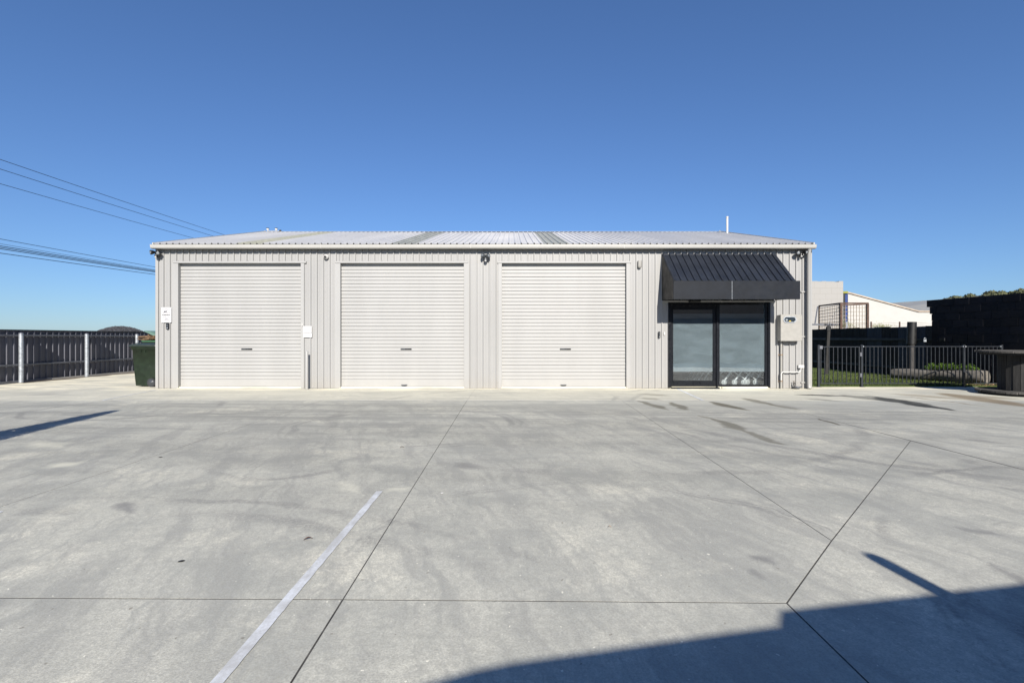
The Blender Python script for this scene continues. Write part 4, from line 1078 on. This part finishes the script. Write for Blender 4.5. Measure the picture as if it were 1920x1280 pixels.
# ------------------------------------------------------------------ right side: pool fence and gate
py_ = 13.42; PT = 1.118
def post_(x, z1, e, name='post', w=.052):
    m = MB(); m.box(x-w/2, x+w/2, py_-w/2, py_+w/2, .004, z1, .003); p = m.build(name, M['pool_steel'], e)
    m = MB(); m.box(x-w/2-.004, x+w/2+.004, py_-w/2-.004, py_+w/2+.004, z1+.001, z1+.012, .004); m.build('cap', M['pool_steel'], p)
    m = MB(); m.box(x-.06, x+.06, py_-.06, py_+.06, .002, .014, .002); m.build('base_plate', M['pool_steel'], p)
    return p
pxs = [wx(p_, py_) for p_ in (1534.5, 1615.5, 1807, 1877.5)]
pf_ = empty('pool_fence', (pxs[2], py_, 0), 'black tubular picket fence in front of the lawn, right of the gate', 'fence')
zb_, zt_ = wz(718.5,py_), wz(649.5,py_)
for x_ in pxs[1:]: post_(x_, PT, pf_)
for a, b in ((pxs[1],pxs[2]),(pxs[2],pxs[3])):
    m = MB(); m.box(a+.03, b-.03, py_-.019, py_+.019, zt_-.012, zt_+.012, .004); m.build('top_rail', M['pool_steel'], pf_)
    m = MB(); m.box(a+.03, b-.03, py_-.019, py_+.019, zb_-.012, zb_+.012, .004); m.build('bottom_rail', M['pool_steel'], pf_)
    for s_, x_ in ((1,a),(-1,b)):
        for zz in (zt_, zb_):
            m = MB(); m.box(x_+s_*.028-.012, x_+s_*.028+.022*(1), py_-.024, py_+.024, zz-.017, zz+.017, .003); m.build('bracket', M['galv'] if zz == zt_ else M['pool_steel'], pf_)
    n = round((b-a)/.1115); me = MB().box(-.008,.008,-.008,.008,zb_-.002,zt_+.002).mesh('picket', M['pool_steel'])
    for k in range(1,n): inst(me, 'picket', pf_, (a+(b-a)*k/n, py_, 0))
gt = empty('pool_gate', ((pxs[0]+pxs[1])/2, py_, 0), 'black tubular picket gate between the shed corner and the fence', 'gate')
post_(pxs[0], PT, gt)
a, b = pxs[0]+.05, pxs[1]-.055; gb, gtp = wz(719.5,py_), wz(650,py_)
m = MB(); m.box(a, a+.025, py_-.0125, py_+.0125, gb, gtp+.012, .002); m.box(b-.025, b, py_-.0125, py_+.0125, gb, gtp+.012, .002)
m.box(a+.026, b-.026, py_-.0125, py_+.0125, gtp-.012, gtp+.012, .002); m.box(a+.026, b-.026, py_-.0125, py_+.0125, gb, gb+.024, .002); m.build('gate_frame', M['pool_steel'], gt)
me = MB().box(-.008,.008,-.008,.008,gb+.024,gtp-.012).mesh('picket', M['pool_steel'])
for k in range(1,9): inst(me, 'picket', gt, (a+(b-a)*k/9, py_, 0))
for zz in (wz(664,py_), wz(703,py_)):
    m = MB(); m.box(b-.01, b+.045, py_-.032, py_-.014, zz-.05, zz+.05, .003); m.tube([(b+.012,py_-.034,zz-.05),(b+.012,py_-.034,zz+.05)], .008, 8); m.build('hinge', M['galv_rail'], gt)
m = MB(); m.box(a-.03, a+.05, py_-.03, py_-.013, gtp-.06, gtp+.03, .004); m.build('latch', M['galv_rail'], gt)

# black block wall
bw = empty('block_wall', (13.3, 14, 0), 'high black painted block wall on the right boundary', 'wall')
CH, BL, BT = .2208, .4416, .19
W0 = Vector((13.2, 15.9)); wd = Vector((.12, -1)).normalized(); wnrm = Vector((wd.y, -wd.x))   # along the wall towards the camera
if wnrm.x > 0: wnrm = -wnrm
wa = math.atan2(wd.y, wd.x)
TOPZ = wz(563,15.9); nrow = int(TOPZ/CH)+1
bme = MB().box(.005, BL-.005, -.0, BT, .005, CH-.005, .004).mesh('block', M['block'])
hme = MB().box(.005, BL/2-.005, -.0, BT, .005, CH-.005, .004).mesh('block', M['block'])
for r in range(nrow):
    z = TOPZ-(r+1)*CH; s = 0.0 if r % 2 == 0 else -.0
    s = [0,.1,.16][r] if r < 3 else .17
    pos = s+(BL/2 if r % 2 else 0); 
    if r % 2: 
        p = W0+wd*s; o = inst(hme, 'block', bw, (p.x, p.y, z)); o.rotation_euler = (0,0,wa)
    while pos < 10.2:
        p = W0+wd*(pos)+wnrm*random.uniform(-.003,.003)
        o = inst(bme, 'block', bw, (p.x, p.y, max(z,-.12))); o.rotation_euler = (0,0,wa); pos += BL
m = MB(); a = W0+wd*.19-wnrm*.012; b = W0+wd*10.3-wnrm*.012; th = wnrm*-.165
m.prism([(a.x,a.y),(b.x,b.y),(b.x+th.x,b.y+th.y),(a.x+th.x,a.y+th.y)][::-1], -.12, TOPZ-.006); m.build('mortar_bed', M['mortar'], bw)

# black corrugated side fence
bfx = 13.32
bf = empty('dark_side_fence', (bfx, 19, 0), 'low black corrugated fence with blue grey sheets behind the lawn', 'fence')
y = 15.3; i = 0
def ydist(px): return bfx*F/(px-960)
blue = [(ydist(1650), ydist(1624)), (ydist(1702), ydist(1692)), (ydist(1726),ydist(1716))]
while y < 26:
    w = .38; pts = []; n_ = 30
    for k in range(n_+1):
        yy = y+w*k/n_; pts.append((bfx-.016*math.sin(2*math.pi*yy/.076), yy))
    mid = y+w/2; mt = M['blue_sheet'] if any(lo-.1 < mid < hi+.1 for lo,hi in blue) else M['black_sheet']
    zt2 = 1.695+random.uniform(-.012,.012); n = len(pts)
    mm = MB(); mm.add([(a,b,.0) for a,b in pts]+[(a,b,zt2) for a,b in pts], [(k,k+1,k+1+n,k+n) for k in range(n-1)], True)
    mm.build('fence_sheet', mt, bf); y += w; i += 1
m = MB(); m.box(bfx-.07, bfx-.022, 15.3, 26, 1.22, 1.31, .004); m.build('rail', M['black_sheet'], bf)
m = MB(); m.box(bfx-.07, bfx-.022, 15.3, 26, .25, .34, .004); m.build('rail', M['black_sheet'], bf)
# padlock tag on the wall end
m = MB(); x_, y_ = wx(1733.8,15.6), 15.6
m.box(x_-.045, x_+.045, y_-.02, y_+.0, wz(641,y_), wz(636.5,y_), .006); m.tube([(x_-.028,y_-.01,wz(636.6,y_)),(x_-.028,y_-.01,wz(635,y_))]+[(x_+.028*math.cos(R(a)),y_-.01,wz(635,y_)+.028*math.sin(R(a))) for a in range(180,-1,-30)]+[(x_+.028,y_-.01,wz(636.6,y_))], .008, 8)
tag(m.build('padlock', M['galv']), 'pale padlock hanging where the fence meets the block wall', 'padlock')
# leaning post and round pole
m = MB(); d = 17.6; 
m.add([(wx(1547.5,d),d,.02),(wx(1552.5,d),d,.02),(wx(1552.5,d),d+.08,.02),(wx(1547.5,d),d+.08,.02),(wx(1552,d),d,wz(612,d)),(wx(1557.5,d),d,wz(612,d)),(wx(1557.5,d),d+.08,wz(612,d)),(wx(1552,d),d+.08,wz(612,d))],
      [(3,2,1,0),(4,5,6,7),(0,1,5,4),(1,2,6,5),(2,3,7,6),(3,0,4,7)])
lp = tag(m.build('leaning_post', M['old_wood']), 'thin grey timber post leaning on the lawn behind the gate', 'post')
m = MB(); m.box(wx(1550.5,d), wx(1555.5,d), d-.02, d-.002, wz(620,d), wz(610,d), .002); m.build('post_top_block', M['black_sheet'], lp)
m = MB(); d = 16.2; x_ = wx(1707.5,d); m.tube([(wx(1709.5,d),d,wz(603.5,d)),(wx(1709.5,d),d,wz(620,d)),(x_,d,wz(650,d)),(wx(1706,d),d,.02)], .12, 20, radii=[.128,.128,.085,.075])
m = MB(); m.tube([(wx(1708,d),d,.02),(wx(1710,d),d,wz(604,d))], .085, 20, radii=[.075,.09]); 
rp = tag(m.build('round_pole', M['pole_wood']), 'thick dark round pole standing behind the log planter', 'pole')
m = MB(); m.tube([(wx(1708.6,d),d,wz(645,d)),(wx(1710,d),d,wz(603.5,d))], .128, 20); m.build('pole_sleeve', M['black_sheet'], rp)

# log planter
random.seed(9); A = Vector((wx(1673,16.0),16.0,.19)); B = Vector((13.18,13.86,.235)); m = MB(); NS, NA = 34, 22; vs = []
ax = (B-A).normalized(); u_ = ax.cross(Vector((0,0,1))).normalized(); w_ = u_.cross(ax)
import mathutils
for i in range(NS+1):
    t_ = i/NS; c = A.lerp(B, t_)
    rad = .165+.055*t_+.02*math.sin(t_*9)
    if i in (0,): rad *= .88
    if i == NS: rad *= .9
    for k in range(NA):
        a = 2*math.pi*k/NA; nz = mathutils.noise.noise(Vector((math.cos(a)*1.1, math.sin(a)*1.1, t_*4)))*.035+mathutils.noise.noise(Vector((math.cos(a)*4, math.sin(a)*4, t_*2)))*.016
        rr_ = rad+nz; dz = math.sin(a)*rr_
        if dz > rad*.72: dz = rad*.72+(dz-rad*.72)*.2
        vs.append(c+u_*math.cos(a)*rr_+w_*dz)
m.add(vs, [(i*NA+k,i*NA+(k+1)%NA,(i+1)*NA+(k+1)%NA,(i+1)*NA+k) for i in range(NS) for k in range(NA)], True)
m.add(vs[:NA], [tuple(reversed(range(NA)))]); m.add(vs[-NA:], [tuple(range(NA))])
tag(m.build('log_planter', M['log_wood']), 'long silvery fallen log used as a planter behind the picket fence', 'log')
m = MB()
for i in range(2200):
    t_ = random.uniform(.40,.92); c = A.lerp(B, t_)+w_*(.15+.02*t_)+u_*random.gauss(0,.075)
    hgt = .19*(.55+.45*math.sin(t_*31)**2)*(1 if t_ < .86 else .6)
    c = c+Vector((0,0,random.uniform(0,hgt))); a = random.uniform(0,2*math.pi); L = random.uniform(.022,.042); el = random.uniform(.1,.9)
    d1 = Vector((math.cos(a)*math.cos(el),math.sin(a)*math.cos(el),math.sin(el))); d2 = d1.cross(Vector((0,0,1))).normalized()*L*.38
    m.add([c,c+d1*L*.5+d2,c+d1*L,c+d1*L*.5-d2], [(0,1,2,3)])
tag(m.build('leafy_plants', M['leaf']), 'row of bright lime green leafy plants growing out of the log', 'plants', kind='stuff')
# dirt and bark bits between fence and log
m = MB(); random.seed(21)
for i in range(260):
    x = random.uniform(12.6,13.5); y = random.uniform(13.5,13.95); s_ = random.uniform(.01,.035)
    m.add([(x-s_,y-s_*.6,.022),(x+s_,y-s_*.4,.022),(x+s_*.5,y+s_,.022),(x,y,.022+s_*.7)], [(0,1,3),(1,2,3),(2,0,3)])
tag(m.build('bark_chips', M['rust_pale']), 'loose bark chips on the ground at the lit end of the log', 'bark chips', kind='stuff')

# cable spool
SX, SY, SR, SH = 11.83, 11.62, .78, 1.02
spl = empty('cable_spool', (SX, SY, 0), 'weathered wooden cable spool standing in front of the picket fence', 'cable spool')
def flange(z0, th, name, up):
    nP = 9; w = 2*SR/nP; ang = R(-14 if up else 8)
    for k in range(nP):
        y0 = -SR+k*w+.006; y1 = -SR+(k+1)*w-.006
        h0 = math.sqrt(max(.02,SR*SR-y0*y0)); h1 = math.sqrt(max(.02,SR*SR-y1*y1)); hm = math.sqrt(max(.02,SR*SR-((y0+y1)/2)**2))
        j = random.uniform(-.012,.012); dz = random.uniform(-.006,.006)
        if up and k == nP-4: h0 *= .96; h1 *= .97
        poly = [(-h0+j,y0),(h0+j,y0),(hm+j,(y0+y1)/2),(h1+j,y1),(-h1+j,y1),(-hm+j,(y0+y1)/2)]
        poly = [(SX+a*math.cos(ang)-b*math.sin(ang), SY+a*math.sin(ang)+b*math.cos(ang)) for a,b in poly]
        m = MB(); m.prism(poly, z0+dz, z0+th+dz); m.build(name, M['old_wood_flat'], spl)
flange(.975, .045, 'top_plank', True)
m = MB(); 
for s_ in (-1,1): 
    pts = [(SX+.70*math.cos(R(a)), SY+.70*math.sin(R(a))) for a in range(0,360,20)]
m.prism(pts, .925, .968); m.build('top_underlay', M['old_wood'], spl)
flange(.055, .045, 'bottom_plank', False)
m = MB(); m.prism([(SX+.72*math.cos(R(a)), SY+.72*math.sin(R(a))) for a in range(0,360,20)], .004, .048); m.build('bottom_underlay', M['old_wood'], spl)
nst = 20; CR = .385
for k in range(nst):
    a = 2*math.pi*k/nst; hw = math.pi*CR/nst-.003; th = .035
    c = Vector((math.cos(a), math.sin(a))); t2 = Vector((-c.y, c.x)); rr_ = CR+random.uniform(-.008,.008)
    poly = [c*rr_+t2*(-hw), c*rr_+t2*hw, c*(rr_-th)+t2*hw*.93, c*(rr_-th)-t2*hw*.93]
    poly = [(SX+p.x, SY+p.y) for p in poly]
    m = MB(); m.prism(poly[::-1] if False else poly, .108, .920); m.build('stave', M['old_wood'], spl)

# ------------------------------------------------------------------ yards and buildings beyond on the right
def quadbox(m, pts, z0s, z1s):   # vertical prism with its own top heights
    n = len(pts); vs = [(p[0],p[1],z0s) for p in pts]+[(p[0],p[1],z) for p,z in zip(pts,z1s)]
    m.add(vs, [tuple(reversed(range(n))), tuple(range(n,2*n))]+[(i,(i+1)%n,(i+1)%n+n,i+n) for i in range(n)])
d = 35; za_ = wz(527,d)
e = empty('block_warehouse', (20, d, 0), 'tall off white block building with chipped top edge behind the shed', 'building')
m = MB(); random.seed(2); xr = wx(1581,d); xs = [xr-9]+[xr-9+.3*k for k in range(1,30)]+[xr]
for a, b in zip(xs, xs[1:]):
    h = za_-random.choice((0,0,0,.02,.05)); m.box(a, b, d, d+8, 0, h) if a == xs[0] or b == xs[-1] else m.box(a, b, d, d+.3, 0, h)
m.build('wall', M['white_block'], e)
d = 38
e = empty('white_gable_warehouse', (wx(1660,d), d, 0), 'white building with long sloping roof edge and blue end panel', 'building')
xa1, xa2, xa3 = wx(1590,d), wx(1722,d), wx(1790,d); z1_, z2_ = wz(548,d), wz(583.5,d)
m = MB(); m.add([(xa1,d,0),(xa2,d,0),(xa3,d,0),(xa3,d,z2_),(xa2,d,z2_),(xa1,d,z1_)]+[(xa1,d+12,0),(xa2,d+12,0),(xa3,d+12,0),(xa3,d+12,z2_),(xa2,d+12,z2_),(xa1,d+12,z1_)],
      [(0,1,2,3,4,5),(11,10,9,8,7,6),(5,4,10,11),(4,3,9,10),(3,2,8,9),(0,5,11,6)]); m.build('wall', M['white_render'], e)
m = MB()
for (p, z, q_, y2) in ((xa1-.05,z1_,xa2,z2_),(xa2,z2_,xa3,z2_)):
    m.add([(p,d-.08,z-.06),(q_,d-.08,y2-.06),(q_,d-.08,y2+.05),(p,d-.08,z+.05),(p,d+12,z+.05),(q_,d+12,y2+.05),(p,d+12,z-.02),(q_,d+12,y2-.02)], [(0,1,2,3),(3,2,5,4),(1,7,5,2),(0,3,4,6)])
m.build('roof_edge', M['capping'], e)
m = MB(); m.box(wx(1579,37.6), wx(1589.6,37.6), 37.6, 37.97, 0, wz(550,37.6)); m.build('end_panel', M['blue_paint'], e)
m = MB(); m.box(wx(1581.5,37.6)-.15, wx(1581.5,37.6)+.08, 37.52, 37.597, 0, wz(551,37.6)); m.build('panel_rib', M['black'], e)
m = MB(); m.box(wx(1578.6,37.5), wx(1590,37.5), 37.5, 37.98, wz(549.8,37.5), wz(545.8,37.5)); m.build('top_band', M['olive_paint'], e)
e = empty('grey_roofed_shed', (60,62,0), 'distant low shed whose grey ribbed roof shows over the white wall', 'building')
m = MB(); xg0, xg1 = wx(1660,62), wx(1840,62); m.add([(xg0,62,4.2),(xg1,62,4.2),(xg1,74,6.6),(wx(1640,74),74,5.9)], [(0,1,2,3)])
m = MB(); zz1, zz2 = wz(585,62), wz(563.5,78)
m.add([(xg0-3,62,zz1),(xg1,62,zz1),(xg1+16,78,zz2+.7),(wx(1640,78),78,wz(570.5,78))], [(0,1,2,3)])
for k in range(60):
    t_ = k/60; x0_ = xg0-3+(xg1-xg0+3)*t_; x1_ = wx(1640,78)+(xg1+16-wx(1640,78))*t_; z1b = wz(570.5,78)+(zz2+.7-wz(570.5,78))*t_
    m.tube([(x0_,62,zz1+.03),(x1_,78,z1b+.03)], .05, 4, smooth=False)
m.build('roof', M['far_roof'], e)
m = MB(); m.box(xg0-3, xg1, 62.3, 77, 0, zz1-.1); m.build('wall', M['back_wall'], e)

# rusty cage behind the fence
e = empty('rusty_cage', (16.5, 24.5, 0), 'rusty steel frame with welded mesh panels behind the dark fence', 'steel cage')
def P3(px, py, d): return Vector((wx(px,d), d, wz(py,d)))
def bar(m, a, b, w): m.tube([a,b], w, 4, smooth=False)
m = MB()
c1, c2, c3 = (1576.5,24.0), (1626.5,24.0), (1536,27.2)
for (px, d), w in ((c1,.075),(c2,.065),(c3,.045)):
    bar(m, Vector((wx(px,d),d,0)), P3(px, {1576.5:568,1626.5:569,1536:573.5}[px], d), w)
bar(m, P3(1576,568.5,24), P3(1628,568.5,24), .05); bar(m, P3(1576,568.5,24), P3(1536,573.5,27.2), .05)
bar(m, P3(1578,572.5,25.5), P3(1626,570,25.5), .04); bar(m, P3(1626.5,569,24), P3(1626,570,25.5), .04)
m.build('cage_frame', M['rust'], e)
m = MB()
for k in range(1,9):
    p_ = 1579+k*5.4; bar(m, Vector((wx(p_,24.03),24.03,.3)), P3(p_,572,24.03), .014)
for k in range(1,16): z = 2.95-k*.19; bar(m, Vector((wx(1578,24.05),24.05,z)), Vector((wx(1626,24.05),24.05,z)), .014)
m.build('mesh_panel', M['rust_mesh'], e); m = MB()
A2, B2 = Vector((wx(1537,27.15),27.15,0)), Vector((wx(1575,24.05),24.05,0))
for k in range(0,12):
    p2 = A2.lerp(B2, k/12); bar(m, p2+Vector((0,0,.3)), p2+Vector((0,0,2.92)), .014)
for k in range(0,16): z = 2.92-k*.165; bar(m, A2+Vector((0,0,z)), B2+Vector((0,0,z)), .014)
m.build('mesh_panel', M['rust_mesh'], e)
m = MB(); m.box(wx(1520,25), wx(1574,25), 25, 25.12, wz(609.8,25), wz(606.8,25), .005)
m.tube([P3(1528,608,25.1), P3(1533,575,26)], .03, 6)
tag(m.build('grey_beam', M['clay']), 'grey horizontal steel beam with a brace beside the rusty cage', 'beam')
wf = empty('wire_fence', (wx(1660,28),28,0), 'thin strand wire fence on steel pickets above the dark fence', 'wire fence')
for p_ in (1588, 1634, 1687.5, 1760):
    m = MB(); m.box(wx(p_,28)-.03, wx(p_,28)+.03, 28, 28.05, 0, wz(603,28)); m.build('picket', M['rust'] if p_ != 1588 else M['galv'], wf)
for py, s_ in ((605,.05),(609,.08)):
    m = MB(); pts = [(wx(1560+k*10,28.05), 28.05, wz(py,28)-s_*math.sin(k*.585)**2) for k in range(25)]; m.tube(pts, .007, 4); m.build('strand', M['rust'], wf)
random.seed(13); m = MB()
for i in range(900):
    c0, w0, h0 = random.choice(((1592,9,.34),(1645,10,.30),(1660,10,.18),(1584,4,.62)))
    x = wx(c0+random.gauss(0,w0*.5),29); z = wz(612,29)+random.uniform(-.5,h0)*random.random(); y = 29+random.gauss(0,.3); L = random.uniform(.04,.16); a = random.uniform(0,math.pi)
    m.add([(x-.012,y,z),(x+.012,y,z),(x+math.cos(a)*L,y+.02,z+math.sin(a)*L)], [(0,1,2)])
tag(m.build('weeds', M['weed']), 'dry weeds showing above the dark fence around the wire fence', 'weeds', kind='stuff')

# hill with scrub
random.seed(31); d = 150; m = MB(); NX = 110; prof_h = []
for i in range(NX+1):
    px = 1700+i*12; t_ = i/NX
    base_y = 568 if px < 1755 else 568-(px-1755)*.175 if px < 1860 else 549.6
    prof_h.append((wx(px,d), wz(base_y,d)))
vs = [(x,d,z) for x,z in prof_h]+[(x*1.42,d+60,z-1) for x,z in prof_h]+[(x-12,d-50,-.1) for x,z in prof_h]
n = NX+1; m.add(vs, [(i+2*n,i+1+2*n,i+1,i) for i in range(NX)]+[(i,i+1,i+1+n,i+n) for i in range(NX)]); tag(m.build('hill', M['hill']), kind='structure')
m = MB()
def clump(c, r, n):
    for _ in range(n):
        v = Vector((random.gauss(0,1),random.gauss(0,1),random.gauss(0,1))).normalized(); v.z = abs(v.z)*.8-.1
        p = c+v*r*random.uniform(.8,1.05); s_ = r*random.uniform(.10,.22)
        a = Vector((random.gauss(0,1),random.gauss(0,1),random.gauss(0,1))).normalized()*s_; b = v.cross(a).normalized()*s_
        m.add([p+a,p+b,p-a*.8,p-b*.9], [(0,1,2,3)])
for i in range(300):
    k = random.randrange(6, NX); x, z = prof_h[k]; x += random.uniform(-1,1)
    c = Vector((x, d-random.uniform(-4,16), z-.3)); c.z -= max(0,(d-c.y))*.06; r = random.uniform(.9,2.1)
    m.lathe([(r*.75,-r),(r*.86,-.1*r),(r*.62,.4*r),(r*.3,.62*r),(.05,.7*r)], c, 9); clump(c+Vector((0,0,0)), r, 130)
tag(m.build('hillside_scrub', M['hedge']), 'rounded olive green scrub covering the hilltop above the block wall', 'scrub', kind='stuff')

# ------------------------------------------------------------------ what stands behind and beside the camera (its shadow falls into the picture)
nb = empty('neighbour_building', (2,-7,0), 'neighbouring building behind the viewer, whose shadow crosses the concrete', 'building')
def cast(sx, sy, t_): return (sx+.11*t_, sy-t_, .554*t_)
T = 4.2
edge = [(14,5.05),(2.753,2.684),(1.297,2.416)], [(1.293,2.3055),(0,2.031),(-.15,1.985),(-.75,1.72),(-1.3,1.2)]
for seg_ in edge:
    pts = [cast(a,b,T) for a,b in seg_]
    m = MB(); n = len(pts)
    vs = [(x,y,-.1) for x,y,z in pts]+[(x,y,z) for x,y,z in pts]+[(x-.1,y-6,-.1) for x,y,z in pts]+[(x-.1,y-6,z+2.75) for x,y,z in pts]
    fs = []
    for i in range(n-1): fs += [(i,i+1,i+1+n,i+n),(i+n,i+1+n,i+1+3*n,i+3*n),(i+2*n,i+3*n,i+1+3*n,i+1+2*n)]
    fs += [(0,n,3*n,2*n),(n-1,3*n-1,4*n-1,2*n-1)]
    m.add(vs, fs); m.build('hall', M['brown_roof'], nb)
a = cast(2.226,2.588,T); m = MB(); m.tube([(a[0],a[1]-.02,a[2]-.1),(a[0],a[1]-.02,a[2]+.235),(a[0],a[1]-.02,a[2]+.26)], .052, 16, radii=[.052,.052,.035]); m.build('flue', M['galv'], nb)
# unseen round crowned tree, added to cast a soft shadow by the left edge
random.seed(41)
tt = empty('shadow_tree', (-1.42,-15.65,-.1), 'unseen round crowned tree added well behind the viewer to cast a soft shadow', 'tree')
m = MB(); m.tube([(-1.42,-15.65,-.1),(-1.38,-15.6,3.5),(-1.42,-15.65,7.4)], .1, 10, radii=[.17,.13,.05])
for k in range(7):
    a = k*2.4; m.tube([(-1.40,-15.62,5.8+.25*k),(-1.40+.5*math.cos(a),-15.62+.5*math.sin(a),6.6+.28*k),(-1.40+1.1*math.cos(a),-15.62+1.1*math.sin(a),7.3+.22*k)], .03, 6, radii=[.05,.03,.012])
m.build('trunk', M['bark'], tt)
m = MB()
for i in range(9000):
    v = Vector((random.gauss(0,1),random.gauss(0,1),random.gauss(0,1))).normalized()*1.5*random.random()**.4
    c = Vector((-1.42,-15.65,8.5))+v; L = .09
    a = Vector((random.gauss(0,1),random.gauss(0,1),random.gauss(0,1))).normalized(); b = a.cross(v if v.length > .01 else Vector((1,0,0))).normalized()
    m.add([c-a*L,c+b*L*.5,c+a*L,c-b*L*.5], [(0,1,2,3)])
m.build('crown', M['needle'], tt)
# slim conifer off to the left
random.seed(17)
ct = empty('slim_conifer', (-6.75,5.0,0), 'slim dark conifer beside the yard left of the viewer', 'tree')
m = MB(); m.tube([(-6.75,5,0),(-6.75,5,1.9)], .04, 8, radii=[.05,.015]); m.build('trunk', M['bark'], ct)
m = MB()
for i in range(5200):
    z = random.uniform(.15,2.2); t_ = z/2.2; r = .46*(1-t_)**.75*min(1,.5+z); a = random.uniform(0,2*math.pi); rr_ = r*math.sqrt(random.random())
    off = .05 if (t_ > .7 and random.random() < .5) else -.04 if t_ > .7 else 0
    c = Vector((-6.75+off+rr_*math.cos(a), 5+rr_*math.sin(a), z)); L = random.uniform(.04,.1)
    v = Vector((math.cos(a)*.5,math.sin(a)*.5,1)).normalized()*L; s_ = Vector((-math.sin(a),math.cos(a),0))*.022
    m.add([c-s_,c+s_,c+v], [(0,1,2)])
m.build('crown', M['needle'], ct)

# ------------------------------------------------------------------ small litter on the concrete
def leaf(px, py, L, ang, label, mat=M['dead_leaf']):
    x, y = G(px,py); a = R(ang); u = Vector((math.cos(a),math.sin(a),0)); v = Vector((-u.y,u.x,0)); m = MB(); vs = []; N = 8
    for i in range(N+1):
        t_ = i/N; w = math.sin(math.pi*t_)**.8*L*.16+.0008; c = Vector((x,y,.004+.012*math.sin(t_*3.1)))+u*L*(t_-.5)
        vs += [c+v*w, c+Vector((0,0,-.003)), c-v*w]
    m.add(vs, [(3*i+k,3*i+k+1,3*i+k+4,3*i+k+3) for i in range(N) for k in (0,1)], True)
    tag(m.build('dead_leaf', mat), label, 'leaf')
leaf(578,1011,.055,28,'curled rust brown leaf lying left of the painted line')
leaf(754,839,.05,10,'tiny brown leaf lying left of the long centre joint')
leaf(1143,989,.025,-20,'small pale crumb of leaf in the middle of the yard', M['rust_pale'])
def pebble(px, py, r, mat, name, label, cat):
    x, y = G(px,py); m = MB(); m.lathe([(r*.7,0),(r,.12*r),(r*.8,.3*r),(.15*r,.36*r)], (x,y,.001), 12); o = m.build(name, mat); o.scale = (1.4,1,1); o.rotation_euler[2] = .5; tag(o, label, cat)
pebble(340,1052,.013,M['black'],'tar_spot','flattened black lump of tar at the left of the yard','tar lump')
pebble(301,857,.014,M['black'],'tar_spot','small black lump beside the left joint','tar lump')
pebble(829,924,.012,M['white'],'paint_chip','small white chip right of the end of the painted line','chip')
